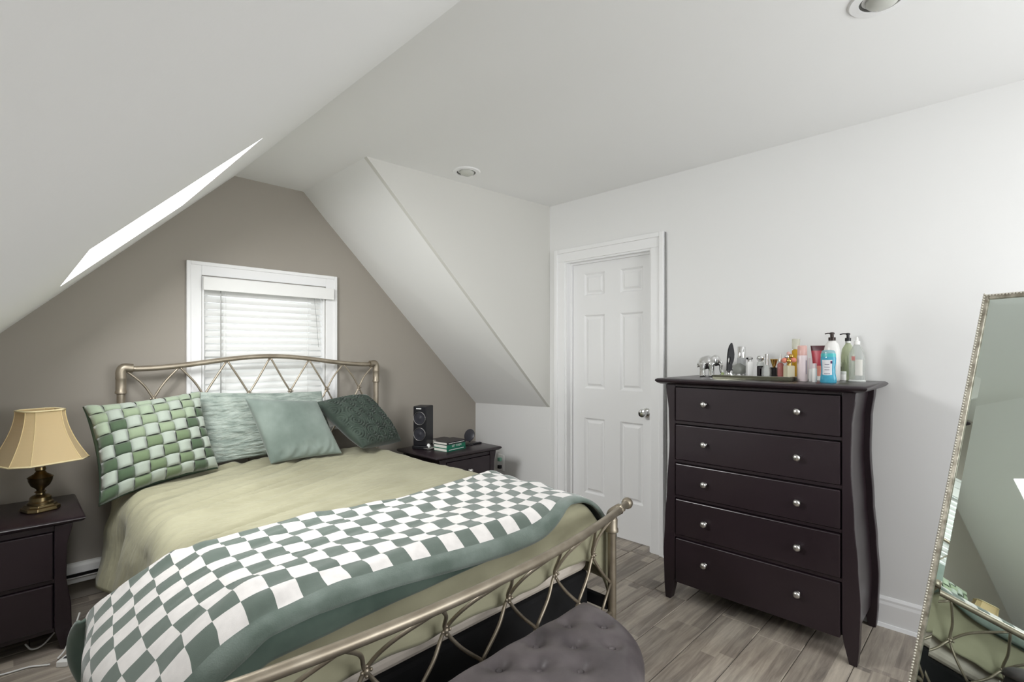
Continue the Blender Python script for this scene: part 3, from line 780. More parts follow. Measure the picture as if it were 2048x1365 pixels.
dx_ = (btn[1] - btn[0]); dy_ = (btn[2] - btn[0])
lat = []
for i in range(-8, 9):
    for j in range(-6, 7):
        q = Vector((1.19 + .155 * i + (.078 if j % 2 else 0), .915 + .082 * j, 0))
        e_ = ((q.x - BC.x) / (BA - .07)) ** 2 + ((q.y - BC.y) / (BB - .06)) ** 2
        if e_ < 1 and q.y < BC.y - .045: lat.append(q)
def topz(p, rho):
    z = .452 - .05 * max(0, (rho - .80) / .20) ** 2.2 + .008 * (1 - rho)
    for q in lat:
        dd = (p.x - q.x) ** 2 + (p.y - q.y) ** 2
        if dd < .01: z -= .019 * math.exp(-dd / (2 * .017 ** 2)) + .010 * math.exp(-dd / (2 * .036 ** 2))
    return z
mb = MB(); NK, NRr = 144, 44; rings = []
for r in range(1, NRr + 1):
    rho = r / NRr; ring = []
    for k in range(NK):
        p = ctr.lerp(outline(k * 72 / NK), rho); ring.append(Vector((p.x, p.y, topz(p, rho))))
    rings.append(ring)
rings = [[Vector((ctr.x, ctr.y, topz(ctr, 0))) + (p - ctr) * .0001 * 0 for p in rings[0]]] + rings
rings.append([Vector((p.x, p.y, .372)) + (p - ctr).normalized() * .004 * 0 for p in rings[-1]])
mb.loft(rings)
build('cushion_top', mb, lm, bn, smooth=True)
mb = MB(); mb.loft([[Vector((outline(k, inset=.012).x, outline(k, inset=.012).y, z)) for k in range(72)] for z in (.08, .10, .368, .372)])
build('body', mb, dkl, bn, smooth='auto')
mb = MB()
nn = 150
for k in range(nn):
    p = outline(k * 72 / nn, inset=.012); p2 = p + (p - ctr).normalized() * .001
    mb.ball(Vector((p2.x, p2.y, .335)), .0045, 6, 4)
o = build('nailhead_row', mb, M['silver'], bn, smooth=True); o['kind'] = 'stuff'
b_me = None
for q in lat:
    z = topz(q, .5) + .002
    build('button', MB().ball(Vector((q.x, q.y, z)), .011, 10, 6, sz=.55), lm, bn, smooth=True)
for q in ((.55, .99), (1.31, .99), (.70, .76), (1.16, .76)):
    build('leg', MB().lathe([(.016, 0), (.022, .082)], (q[0], q[1], 0), 12), M['black_plastic'], bn)

# ================================================================== CASE FURNITURE
def ogee_top(mb, x0, x1, y0, y1, z0, z1, e=.022):
    """slab with a moulded edge: full size at the top arris, stepped in below"""
    def rc(k, z): return [(x0 + k, y0 + k, z), (x1 - k, y0 + k, z), (x1 - k, y1 - k, z), (x0 + k, y1 - k, z)]
    h_ = z1 - z0
    mb.loft([rc(e, z0), rc(e * .45, z0 + h_ * .22), rc(.004, z0 + h_ * .42), rc(0, z0 + h_ * .60), rc(.004, z0 + h_ * .85), rc(e * .55, z1)])
    return mb
def s_leg(x0, x1, yin, fy_out, H, taper=.026, n=26, foot_h=.11, sgn=1):
    """rectangular post; fy_out(z) gives the curved outer face, the inner edge tapers in at the foot"""
    mb = MB(); rings = []
    for k in range(n + 1):
        z = H * k / n; yo = fy_out(z); tp = taper * max(0, 1 - z / foot_h); yi = yin + sgn * tp
        xa, xb = x0, x1
        rings.append([(xa, yi, z), (xb, yi, z), (xb, yo, z), (xa, yo, z)])
    return mb.loft(rings)
def interp(tab, z):
    for (z0, a), (z1, b) in zip(tab, tab[1:]):
        if z <= z1: return a + (b - a) * sm(z0, z1, z)
    return tab[-1][1]
def knob(mb, p, d, r=.0125):
    """ball knob on a stem, axis d"""
    p = Vector(p); d = Vector(d).normalized(); a = Vector((0, 0, 1)); b = d.cross(a)
    prof = [(.011, 0), (.009, .004), (.0055, .007), (.0055, .013), (r * .8, .016), (r, .022), (r * .85, .029), (r * .45, .033), (.0005, .034)]
    return mb.loft([[p + d * h_ + (a * math.cos(2 * math.pi * k / 14) + b * math.sin(2 * math.pi * k / 14)) * q for k in range(14)] for q, h_ in prof])

# ------------------------------------------------------------------ dresser
DRX, DYC = 2.485, 0.8665
dr = thing('dresser', 'tall dark espresso five-drawer dresser against the white wall', 'dresser', (2.70, DYC, 0))
tab = [(0, .430), (.08, .437), (.25, .442), (.42, .433), (.60, .420), (.85, .408), (1.0, .412), (1.15, .428)]
HB = 1.146; YI = .3755
for sg in (1, -1):
    fo = lambda z, sg=sg: DYC + sg * interp(tab, z)
    build('leg', s_leg(DRX, DRX + .045, DYC + sg * YI, fo, HB, sgn=sg), M['espresso'], dr, smooth='auto', bevel=.003)
    build('leg', s_leg(2.905, 2.95, DYC + sg * YI, fo, HB, sgn=sg), M['espresso'], dr, smooth='auto', bevel=.003)
    mb = MB(); rings = []
    for k in range(25):
        z = .10 + (HB - .10) * k / 24; yo = DYC + sg * (interp(tab, z) - .026)
        rings.append([(DRX + .044, yo - sg * .018, z), (2.906, yo - sg * .018, z), (2.906, yo, z), (DRX + .044, yo, z)])
    build('side_panel', mb.loft(rings), M['espresso'], dr, smooth='auto')
build('top', ogee_top(MB(), 2.445, 2.962, DYC - .472, DYC + .472, HB, 1.175), M['espresso'], dr, smooth='auto', angle=50)
build('carcass', MB().box(DRX + .02, 2.94, DYC - YI + .002, DYC + YI - .002, .105, HB - .002), M['black_gap'], dr)
mb = MB()
for z0, z1 in ((.338, .352), (.546, .560), (.733, .747), (.938, .952), (1.134, HB)):
    mb = MB().box(DRX + .004, DRX + .03, DYC - YI, DYC + YI, z0, z1); build('rail', mb, M['espresso'], dr)
DRZ = [(.098, .340), (.352, .546), (.560, .733), (.747, .938), (.952, 1.135)]
KNZ = [.238, .446, .645, .846, 1.050]
for (z0, z1), kz in zip(DRZ, KNZ):
    o = build('drawer', MB().box(DRX - .006, DRX + .018, DYC - YI + .005, DYC + YI - .005, z0 + .003, z1 - .006), M['espresso'], dr, bevel=.004, seg=2)
    for ky in (DYC - .211, DYC + .211):
        build('knob', knob(MB(), (DRX - .006, ky, kz), (-1, 0, 0), .0165), M['silver'], o, smooth=True)

# ------------------------------------------------------------------ nightstands
NW, ND, NH = .635, .50, .58
def nightstand(loc, label):
    t = thing('nightstand', label, 'nightstand', loc, group='matching dark nightstands')
    L = dict(local=True)
    build('top', ogee_top(MB(), -NW / 2, NW / 2, 0, ND, NH - .028, NH, .02), M['espresso'], t, smooth='auto', angle=50, **L)
    tb = [(0, .262), (.08, .270), (.18, .268), (.32, .252), (.45, .255), (.56, .275)]
    yi = .212
    for sg in (1, -1):
        for y0 in (.022, ND - .067):
            rings = []
            for k in range(21):
                z = (NH - .028) * k / 20; xo = sg * interp(tb, z); xi = sg * (yi + .022 * max(0, 1 - z / .10))
                rings.append([(xi, y0, z), (xo, y0, z), (xo, y0 + .045, z), (xi, y0 + .045, z)])
            build('leg', MB().loft(rings), M['espresso'], t, smooth='auto', bevel=.003, **L)
        rings = []
        for k in range(17):
            z = .09 + (NH - .03 - .09) * k / 16; xo = sg * (interp(tb, z) - .009)
            rings.append([(xo - sg * .016, .066, z), (xo, .066, z), (xo, ND - .066, z), (xo - sg * .016, ND - .066, z)])
        build('side_panel', MB().loft(rings), M['espresso'], t, smooth='auto', **L)
    build('carcass', MB().box(-yi + .001, yi - .001, .045, ND - .05, .095, NH - .030), M['black_gap'], t, **L)
    for z0, z1 in ((.300, .314), (.528, NH - .028)):
        build('rail', MB().box(-yi, yi, .030, .06, z0, z1), M['espresso'], t, **L)
    build('apron', MB().box(-yi, yi, .030, .06, .085, .100), M['espresso'], t, **L)
    for z0, z1 in ((.100, .300), (.314, .528)):
        o = build('drawer', MB().box(-yi + .005, yi - .005, .020, .044, z0 + .003, z1 - .004), M['espresso'], t, bevel=.004, **L)
        build('knob', knob(MB(), (0, .020, (z0 + z1) / 2 + .02), (0, -1, 0), .0165), M['silver'], o, smooth=True, **L)
    return t
nightstand((-.068, 2.94, 0), 'dark nightstand holding the brass lamp')
nightstand((2.400, 2.795, 0), 'dark nightstand holding the speaker and books')

# ------------------------------------------------------------------ table lamp
LP = Vector((.108, 3.19, NH))
lp = thing('table_lamp', 'antique brass table lamp with cream bell shade', 'lamp', LP)
def oct_ring(r, z, cut=.42, c=LP, rot=.35, seg=4):
    pts = []
    base = [(1, -1 + cut), (1, 1 - cut), (1 - cut, 1), (-1 + cut, 1), (-1, 1 - cut), (-1, -1 + cut), (-1 + cut, -1), (1 - cut, -1)]
    for x, y in base:
        X, Y = x * r, y * r
        pts.append(c + Vector((X * math.cos(rot) - Y * math.sin(rot), X * math.sin(rot) + Y * math.cos(rot), z)))
    return pts
mb = MB().loft([oct_ring(.060, 0), oct_ring(.062, .006), oct_ring(.060, .018), oct_ring(.052, .022), oct_ring(.050, .030)])
build('base', mb, M['brass'], lp, bevel=.002)
mb = MB().lathe([(.046, .029), (.046, .040), (.040, .046), (.038, .062), (.030, .070), (.018, .074), (.016, .082), (.022, .086), (.014, .092), (.016, .100), (.034, .116), (.043, .138), (.044, .150), (.047, .154), (.040, .160), (.024, .170), (.016, .182), (.020, .188), (.018, .200), (.008, .203)], LP, 28)
build('stem', mb, M['brass'], lp, smooth='auto')
build('harp', MB().tube(catmull([LP + Vector((-.012, 0, .2)), LP + Vector((-.045, 0, .27)), LP + Vector((-.04, 0, .36)), LP + Vector((0, 0, .44)), LP + Vector((.04, 0, .36)), LP + Vector((.045, 0, .27)), LP + Vector((.012, 0, .2))], 6), .002, 6), M['brass'], lp, smooth=True)
build('bulb', MB().lathe([(.012, .2), (.013, .225), (.026, .26), (.03, .285), (.022, .31), (.001, .32)], LP, 16), mat('white_bulb', (240, 238, 230), .3), lp, smooth=True)
sh = bpy.data.materials.new('cream_shade_fabric'); sh.use_nodes = True; t_ = sh.node_tree; b_ = t_.nodes['Principled BSDF']
b_.inputs['Base Color'].default_value = lin(230, 210, 165); b_.inputs['Roughness'].default_value = .6; b_.inputs['Sheen Weight'].default_value = .3
tl = t_.nodes.new('ShaderNodeBsdfTranslucent'); tl.inputs[0].default_value = lin(240, 218, 168); mx = t_.nodes.new('ShaderNodeMixShader'); mx.inputs[0].default_value = .4
t_.links.new(b_.outputs[0], mx.inputs[1]); t_.links.new(tl.outputs[0], mx.inputs[2]); t_.links.new(mx.outputs[0], t_.nodes['Material Output'].inputs[0])
def shade_ring(k, off=0.0):
    z = .232 + .233 * k; r = .072 + .073 * (1 - k) ** 1.75 + off
    dip = .010 * (1 - k)
    return [p for p in oct_ring(r, z, .36)]
mb = MB().loft([shade_ring(k / 14) for k in range(15)], cap=False)
o = build('shade', mb, sh, lp); so = o.modifiers.new('t', 'SOLIDIFY'); so.thickness = .0025; so.offset = -1
mb = MB()
for j in range(8): mb.tube([shade_ring(k / 14, .001)[j] for k in range(15)], .0018, 5)
build('shade_piping', mb, mat('cream_piping', (222, 200, 150), .6), o)['kind'] = 'stuff'
for k in (0, 1):
    r_ = shade_ring(k, .0015); build('shade_rim', MB().tube(r_ + [r_[0]], .004, 6), mat('cream_rim', (230, 214, 170), .6), o, smooth=True)

# ------------------------------------------------------------------ on the right nightstand
NT_ = NH
sp_ = thing('tower_speaker', 'black tower speaker with two round drivers beside the books', 'speaker', (2.235, 3.165, NT_), math.radians(-62))
L = dict(local=True)
build('cabinet', MB().box(-.055, .055, -.055, .065, .028, .325), M['black_plastic'], sp_, bevel=.006, **L)
build('foot_base', MB().box(-.062, .062, -.062, .07, 0, .028), M['black_plastic'], sp_, bevel=.006, **L)
for z in (.115, .235):
    mb = MB(); mb.loft([[(r * math.cos(2 * math.pi * k / 28), y, z + r * math.sin(2 * math.pi * k / 28)) for k in range(28)] for r, y in ((.050, -.055), (.050, -.060), (.046, -.061), (.043, -.0556), (.030, -.0552), (.014, -.0556), (.001, -.062))])
    o = build('driver', mb, M['dark_grey_plastic'], sp_, smooth='auto', **L)
    rr = [(.048 * math.cos(2 * math.pi * k / 40), -.061, z + .048 * math.sin(2 * math.pi * k / 40)) for k in range(41)]
    build('driver_ring', MB().tube(rr, .0014, 5), M['silver'], o, smooth=True, **L)
build('badge', MB().box(-.030, .012, -.0562, -.0545, .303, .311), M['white_plastic'], sp_, **L)

def book(label, c, w, dp, z0, h_, rz, cover, text=None, pages='white_paper'):
    b = thing('book', label, 'book', (c[0], c[1], z0), rz, group='books on the nightstand')
    mb = MB(); t = .0025
    mb.box(0, w, 0, dp, 0, t); mb.box(0, w, 0, dp, h_ - t, h_); mb.box(0, w, 0, t, t, h_ - t)
    cov = build('cover', mb, cover, b, local=True)
    build('pages', MB().box(.003, w - .003, t, dp - .004, t, h_ - t), M[pages], b, local=True)
    if text:
        cu = bpy.data.curves.new('spine_text', 'FONT'); cu.body = text; cu.size = h_ * .80; cu.align_x = 'CENTER'; cu.align_y = 'CENTER'; cu.extrude = .0002; cu.space_character = 1.1
        cu.materials.append(M['white_plastic'])
        tmp = bpy.data.objects.new('tmp_text', cu); dg = bpy.context.evaluated_depsgraph_get(); col.objects.link(tmp); bpy.context.view_layer.update()
        me = bpy.data.meshes.new_from_object(tmp.evaluated_get(bpy.context.evaluated_depsgraph_get())); bpy.data.objects.remove(tmp)
        o = bpy.data.objects.new('spine_text', me); col.objects.link(o); o.parent = b
        o.location = (w * .52, -.0004, h_ / 2); o.rotation_euler = (math.pi / 2, 0, 0)
    else:
        mb = MB(); x = .02
        while x < w - .03:
            q = random.uniform(.004, .010); mb.box(x, x + q, -.0006, .0002, h_ * .40, h_ * .60); x += q + .003
        build('spine_print', mb, M['white_plastic'], b, local=True)['kind'] = 'stuff'
    return b
gr = mat('green_book_cover', (22, 110, 84), .4); gr2 = mat('deep_green_book_cover', (16, 98, 76), .4); bk = mat('black_book_cover', (34, 30, 36), .35)
bx, by = 2.262, 2.905; rz = math.radians(7)
book('green book at the bottom of the stack by the speaker', (bx, by), .200, .140, NT_, .024, rz, gr2)
book('green book with white spine lettering in the middle of the stack', (bx + .002, by + .003), .197, .138, NT_ + .024, .026, rz, gr, 'LET THEM')
book('black book lying on top of the green books', (bx + .001, by + .001), .205, .140, NT_ + .050, .020, rz, bk)
wb = thing('book', 'thick white-edged book behind the green book stack', 'book', (2.315, 3.06, NT_), math.radians(4), group='books on the nightstand')
build('cover', MB().box(0, .13, 0, .10, 0, .003).box(0, .13, 0, .10, .060, .063).box(.127, .13, 0, .10, .003, .060), bk, wb, local=True)
build('pages', MB().box(.002, .127, .002, .098, .003, .060), M['white_paper'], wb, local=True)
# round charging stand
cs = thing('charging_stand', 'black round charging stand beside the green books', 'charger', (2.565, 3.02, NT_), math.radians(-80))
tb_ = math.radians(22); mb = MB()
def disc_pt(r, k, off):
    a = 2 * math.pi * k / 32; x = r * math.cos(a); h_ = r * math.sin(a)
    return Vector((x, h_ * math.sin(tb_) + off * math.cos(tb_) + .012, .075 + h_ * math.cos(tb_) - off * math.sin(tb_)))
mb.loft([[disc_pt(r, k, o_) for k in range(32)] for r, o_ in ((.047, -.004), (.050, -.002), (.050, .003), (.047, .005))])
build('charging_disc', mb, M['dark_grey_plastic'], cs, local=True, smooth='auto')
build('stand_arm', MB().tube([(0, .012, .006), (0, .020, .03), (0, .016, .06)], .005, 8), M['black_plastic'], cs, local=True)
build('stand_base', MB().lathe([(.040, 0), (.040, .006), (.036, .008)], (0, 0, 0), 24), M['black_plastic'], cs, local=True)
tag(build('remote', MB().box(2.600, 2.690, 3.00, 3.028, NT_, NT_ + .010), M['black_plastic'], None, bevel=.003), 'thin black remote lying at the right of the nightstand', 'remote')
# dish with a round white pebble
pd, _ = px(852, 897, NT_); pd = Vector((pd.x - .01, pd.y - .045, NT_))
tag(build('dish', MB().lathe([(.022, 0), (.030, .004), (.044, .012), (.045, .0135), (.030, .008), (.001, .006)], pd, 28), mat('glazed_grey_dish', (206, 204, 198), .25), None, smooth=True, loc=pd), 'small pale dish in front of the speaker', 'dish')
tag(build('egg', MB().ball(pd + Vector((-.002, 0, .0255)), .0175, 16, 10), M['white_plastic'], None, smooth=True, loc=pd + Vector((0, 0, .008))), 'white egg-shaped ornament lying in the dish', 'ornament')

# cords on the floor by the left nightstand
wc = M['white_plastic']
mb = MB().tube(catmull([(-.14, 2.93, .005), (-.02, 2.895, .005), (.06, 2.885, .005), (.10, 2.86, .005), (.125, 2.845, .005)], 6), .0035, 8)
tag(build('cord', mb, wc), 'white cord lying on the floor before the left nightstand', 'cord', 'white cords on the floor')
mb = MB().tube(catmull([(.150, 2.875, .005), (.175, 2.885, .03), (.205, 2.90, .10), (.225, 2.915, .16)], 6), .0035, 8)
tag(build('cord', mb, wc), 'white cord rising behind the checkered blanket', 'cord', 'white cords on the floor')
mb = MB().tube(catmull([(.055, 3.06, .03), (.075, 3.03, .012), (.11, 3.04, .012), (.15, 3.07, .04)], 6), .0035, 8)
tag(build('cord', mb, wc), 'white cord loop under the left nightstand', 'cord', 'white cords on the floor')
po = thing('power_strip', 'small white power strip on the floor beside the bed', 'power strip', (.195, 2.84, 0), math.radians(52))
build('strip_body', MB().box(-.06, .06, -.022, .022, 0, .025), wc, po, bevel=.004, local=True)
for q in (-.03, .0, .03): build('socket', MB().box(q - .008, q + .008, -.010, .010, .0245, .0262), M['dark_grey_plastic'], po, local=True)

# ================================================================== FLOOR MIRROR
mn = Vector((-.852, .4435, .2790)).normalized(); OFF = 2.22
C0 = Vector((0, 0, CH)); MP = C0 - mn * OFF
me_ = Vector((mn.y, -mn.x, 0)).normalized()        # horizontal, away from the camera (left in the picture)
mg = mn.cross(me_).normalized()
if mg.z < 0: mg = -mg
def on_mirror(u, v):
    k = FW * CF + RT * (u - 1024) + Vector((0, 0, CV0 - v)); s = (MP - C0).dot(mn) / k.dot(mn); return C0 + k * s
TLm = on_mirror(1967.5, 590.5); TLm = TLm
Lm = TLm.z / mg.z; BLm = TLm - mg * Lm
WM = .56
mi = thing('floor_mirror', 'tall beaded-frame floor mirror leaning at the right edge', 'mirror', BLm - me_ * WM / 2)
def mq(a, h_, d): return BLm - me_ * a + mg * h_ + mn * d     # a: to the right, h: up along the mirror, d: towards the room
FWd = .020
def mbox(mb, a0, a1, h0, h1, d0, d1):
    pts = [mq(a0, h0, d0), mq(a1, h0, d0), mq(a1, h1, d0), mq(a0, h1, d0)]; return mb.prism(pts, mn * (d1 - d0))
frm = add_mottle(mat('champagne_frame', (170, 164, 150), .35, .7), (140, 134, 120), (196, 190, 176), 40)
for a0, a1, h0, h1 in ((0, FWd, .004, Lm), (WM - FWd, WM, .004, Lm), (FWd, WM - FWd, Lm - FWd, Lm), (FWd, WM - FWd, .004, .004 + FWd)):
    build('frame', mbox(MB(), a0, a1, h0, h1, -.022, .004), frm, mi, bevel=.003)
build('backing', mbox(MB(), FWd - .004, WM - FWd + .004, .01 + FWd - .004, Lm - FWd + .004, -.018, -.004), M['black_plastic'], mi)
def mrect(k, d): return [mq(FWd - .002 + k, .004 + FWd - .002 + k, d), mq(WM - FWd + .002 - k, .004 + FWd - .002 + k, d), mq(WM - FWd + .002 - k, Lm - FWd + .002 - k, d), mq(FWd - .002 + k, Lm - FWd + .002 - k, d)]
build('mirror_glass', MB().loft([mrect(0, -.004), mrect(0, -.0020), mrect(.026, 0)]), mat('mirror_silver', (226, 236, 230), .015, 1.0), mi)
eh = mq(WM / 2, Lm * .72, -.024); ef = Vector((eh.x, eh.y, 0)) - Vector((mn.x, mn.y, 0)).normalized() * .10
build('easel_leg', MB().tube([eh, ef], .010, 8), M['black_plastic'], mi)
mb = MB(); st = .0105
k = 0
while k * st < Lm:
    for a in (.005, WM - .005): mb.ball(mq(a, k * st + .008, .005), .0048, 6, 4)
    k += 1
k = 1
while k * st < WM - .01:
    for h_ in (Lm - .005, .010): mb.ball(mq(k * st + .003, h_, .005), .0048, 6, 4)
    k += 1
build('bead_trim', mb, mat('pearl_beads', (216, 212, 200), .3, .5), mi, smooth=True)['kind'] = 'stuff'

# ================================================================== ON THE DRESSER
ZT = 1.175
def clear(name, rgb, alpha=.35, rough=.05):
    """thin clear plastic or glass: tinted see-through with a glossy surface"""
    m = bpy.data.materials.new(name); m.use_nodes = True; t = m.node_tree; b = t.nodes['Principled BSDF']
    b.inputs['Base Color'].default_value = lin(*rgb); b.inputs['Roughness'].default_value = rough
    tr = t.nodes.new('ShaderNodeBsdfTransparent'); tr.inputs[0].default_value = lin(*[min(255, c + 18) for c in rgb]); mx = t.nodes.new('ShaderNodeMixShader'); mx.inputs[0].default_value = alpha
    t.links.new(tr.outputs[0], mx.inputs[1]); t.links.new(b.outputs[0], mx.inputs[2]); t.links.new(mx.outputs[0], t.nodes['Material Output'].inputs[0]); return m
G_clear = clear('clear_glass', (222, 224, 222), .30); G_amber = clear('amber_liquid', (214, 176, 60), .65); G_blue = clear('blue_gel', (92, 188, 216), .72); G_pale = clear('pale_green_liquid', (206, 212, 190), .40)
P_black = M['black_plastic']; P_white = mat('gloss_white_plastic', (240, 239, 236), .25); P_pink = mat('blush_plastic', (214, 172, 164), .3); P_blush = mat('pale_pink_can', (226, 212, 214), .3)
P_bronze = mat('dark_bronze_pump', (52, 42, 38), .3, .4); P_gold = mat('polished_gold', (206, 170, 96), .2, 1.0); P_coral = mat('coral_stone', (216, 132, 112), .4); P_red = mat('crimson_tube', (176, 58, 74), .35); P_maroon = mat('maroon_crimp', (78, 26, 38), .35)
P_salmon = mat('salmon_tube', (214, 140, 124), .35); P_leaf = mat('green_sprig', (110, 134, 62), .6); P_label = mat('white_label', (232, 232, 236), .5); P_ink = mat('grey_ink', (150, 146, 160), .6); P_plum = mat('plum_print', (92, 56, 96), .5); P_frost = mat('frosted_cap', (214, 216, 212), .35)
YV = Vector((0, -1, 0))
def place(u, v, z=ZT):
    p, s = px(u, v, z); return p, s
def bottle(name, label, cat, base, parts, rz=0.0, group='toiletries on the dresser', seg=24):
    """parts: (name, profile [(r, z)], material, sx, sy, dx, dy)"""
    t = thing(name, label, cat, base, rz, group)
    for pt_ in parts:
        nm, prof, mt = pt_[:3]; sx_, sy_ = (pt_[3:5] if len(pt_) > 4 else (1, 1)); dxy = pt_[5] if len(pt_) > 5 else (0, 0)
        sg_ = pt_[6] if len(pt_) > 6 else seg
        build(nm, MB().lathe(prof, (dxy[0], dxy[1], 0), sg_, sx_, sy_), mt, t, smooth='auto', local=True, angle=40)
    return t
def rect_prof(w, d, h): return [(1, 0), (1, h)]

# elephant
p, s = place(1419, 754)
el = thing('elephant_figurine', 'shiny silver elephant figurine at the left end of the dresser', 'figurine', p, math.radians(-66))
mb = MB()            # local +x = forward (towards the trunk)
mb.ball((-.008, 0, .072), .032, 16, 12, sx=1.15, sy=.85, sz=1.05)
mb.ball((-.028, 0, .066), .030, 16, 12, sx=.95, sy=.85, sz=1.1)
mb.ball((.030, 0, .080), .026, 16, 12, sx=.95, sy=.85, sz=1.1)
for lx in (-.034, .010):
    for ly in (-.015, .015): mb.tube([(lx, ly, .065), (lx - .001, ly, .03), (lx, ly, .001)], lambda t: .0165 - .002 * math.sin(math.pi * t), 12)
mb.tube(catmull([(.045, 0, .080), (.056, 0, .062), (.054, 0, .040), (.058, 0, .022), (.068, 0, .020)], 5), lambda t: .012 - .0075 * t, 10)
mb.tube(catmull([(-.052, 0, .075), (-.060, 0, .06), (-.058, 0, .045)], 4), .003, 6)
for sg in (-1, 1): mb.ball((.018, sg * .022, .078), .021, 12, 8, sx=.8, sy=.22, sz=1.1)
o = build('body', mb, M['chrome'], el, smooth=True, local=True)
el.scale = (1.08, 1.1, 1.16)
rm_ = o.modifiers.new('blend', 'REMESH'); rm_.mode = 'VOXEL'; rm_.voxel_size = .0032; rm_.use_smooth_shade = True
for sg in (-1, 1): build('tusk', MB().tube(catmull([(.046, sg * .011, .066), (.058, sg * .013, .058), (.066, sg * .012, .060)], 4), lambda t: .003 - .002 * t, 6), P_white, el, smooth=True, local=True)
# small pale green glass
p, s = place(1445, 757)
bottle('small_vial', 'tiny pale green glass vial right of the elephant', 'vial', p, [('body', [(.007, 0), (.008, .003), (.008, .028), (.005, .032)], clear('pale_green_glass', (190, 206, 150), .6)), ('stopper', [(.005, .032), (.005, .042), (.002, .044)], P_frost)])
# tray with a mirrored top
a, _ = place(1457, 756.5); b, _ = place(1595, 762.5)
TX0, TX1, TY0, TY1 = 2.60, 2.80, b.y + .004, a.y + .03
tr_ = thing('vanity_tray', 'low mirrored tray under the perfume bottles on the dresser', 'tray', ((TX0 + TX1) / 2, (TY0 + TY1) / 2, ZT))
build('tray_body', MB().box(TX0, TX1, TY0, TY1, ZT, ZT + .020), mat('olive_smoked_mirror', (120, 120, 104), .12, .9), tr_, bevel=.002)
build('mirror_top', MB().box(TX0 + .006, TX1 - .006, TY0 + .006, TY1 - .006, ZT + .0195, ZT + .0215), M['chrome'], tr_)
ZR = ZT + .0215
def on_tray(u, depth):     # x depth on the tray; y from the column u
    k = FW * CF + RT * (u - 1024); return Vector((depth, depth / k.x * k.y, ZR)), depth / k.x
def H_(v0, v1, s): return (v1 - v0) * s
# black sculpture with an oval hole
p, s = on_tray(1459, 2.63); p.z = ZR
scu = thing('abstract_sculpture', 'black leaf-shaped sculpture with an oval hole on the tray', 'sculpture', p, math.radians(-40))
prof = [(.022, -.016, .018), (.030, -.014, .011), (.055, -.013, .012), (.070, -.012, .019), (.090, -.011, .023), (.110, -.009, .024), (.130, -.006, .021), (.150, .000, .017), (.162, .008, .013), (.166, .0105, .0115)]
hole = [(.055, 0, 0), (.062, -.008, -.003), (.070, -.010, .000), (.080, -.010, .002), (.088, -.007, .001), (.094, 0, 0)]
import bisect
def lin_t(tab, z, c):
    for q, r in zip(tab, tab[1:]):
        if q[0] <= z <= r[0]: f = (z - q[0]) / (r[0] - q[0]); return q[c] + (r[c] - q[c]) * f
    return tab[-1][c]
zz = sorted(set([q[0] for q in prof] + [h_[0] for h_ in hole] + [.022 + .144 * k / 24 for k in range(25)]))
mb = MB()
for z0, z1 in zip(zz, zz[1:]):
    if z1 - z0 < 1e-5: continue
    inh = hole[0][0] - 1e-6 <= z0 and z1 <= hole[-1][0] + 1e-6
    spans = [((lin_t(prof, z0, 1), lin_t(prof, z0, 2)), (lin_t(prof, z1, 1), lin_t(prof, z1, 2)))]
    if inh:
        l0, r0, l1, r1 = lin_t(hole, z0, 1), lin_t(hole, z0, 2), lin_t(hole, z1, 1), lin_t(hole, z1, 2)
        spans = [((spans[0][0][0], l0 - .001), (spans[0][1][0], l1 - .001)), ((r0 + .001, spans[0][0][1]), (r1 + .001, spans[0][1][1]))]
    for (a0, b0), (a1, b1) in spans: mb.prism([(a0, -.006, z0), (b0, -.006, z0), (b1, -.006, z1), (a1, -.006, z1)], (0, .012, 0))
build('leaf', mb, mat('satin_black', (20, 20, 24), .45, spec=.25), scu, local=True)
build('pedestal', MB().lathe([(.022, 0), (.022, .006), (.014, .010), (.016, .016), (.019, .023)], (0, 0, 0), 20), M['chrome'], scu, local=True, smooth='auto')
# perfumes on the tray
def gem_cap(z, r=.011): return [(r * .6, z), (r, z + .004), (r, z + .012), (r * .55, z + .018)]
p, s = on_tray(1478, 2.70)
bottle('round_perfume_bottle', 'squat round clear perfume bottle beside the black sculpture', 'perfume bottle', p, [('body', [(.016, 0), (.030, .006), (.042, .020), (.044, .030), (.034, .046), (.012, .056), (.009, .060)], clear('smoky_glass', (176, 178, 172), .5), 1, .5), ('foot_ring', [(.024, 0), (.026, .004), (.020, .006)], M['chrome'], 1, .6)], math.radians(-50))
p, s = on_tray(1483, 2.77)
bottle('tall_perfume_bottle', 'tall silver cylinder perfume bottle behind the round one', 'perfume bottle', p, [('body', [(.022, 0), (.022, .085), (.020, .087)], clear('silver_tint_glass', (200, 202, 202), .6)), ('cap', [(.0215, .088), (.0215, .145), (.019, .148)], M['chrome'])])
p, s = on_tray(1499, 2.69)
bottle('perfume_bottle', 'white square perfume bottle with a faceted silver stopper', 'perfume bottle', p, [('body', [(.024, 0), (.026, .003), (.026, .062), (.015, .070)], mat('white_glass', (226, 226, 224), .15), 1, .7, (0, 0), 4), ('collar', [(.009, .070), (.009, .078)], M['chrome']), ('stopper', gem_cap(.078, .017), M['chrome'], 1, 1, (0, 0), 8)], math.radians(0))
p, s = on_tray(1521, 2.70)
bottle('perfume_bottle', 'dark-based perfume bottle with a rounded silver cap', 'perfume bottle', p, [('body', [(.020, 0), (.021, .003), (.021, .044), (.018, .048)], mat('black_glass', (30, 24, 28), .1), 1, .8, (0, 0), 4), ('shoulder', [(.018, .048), (.016, .066), (.009, .072)], G_clear), ('cap', [(.010, .072), (.017, .080), (.019, .090), (.014, .100), (.004, .103)], M['chrome'])], math.radians(10))
p, s = on_tray(1533, 2.665)
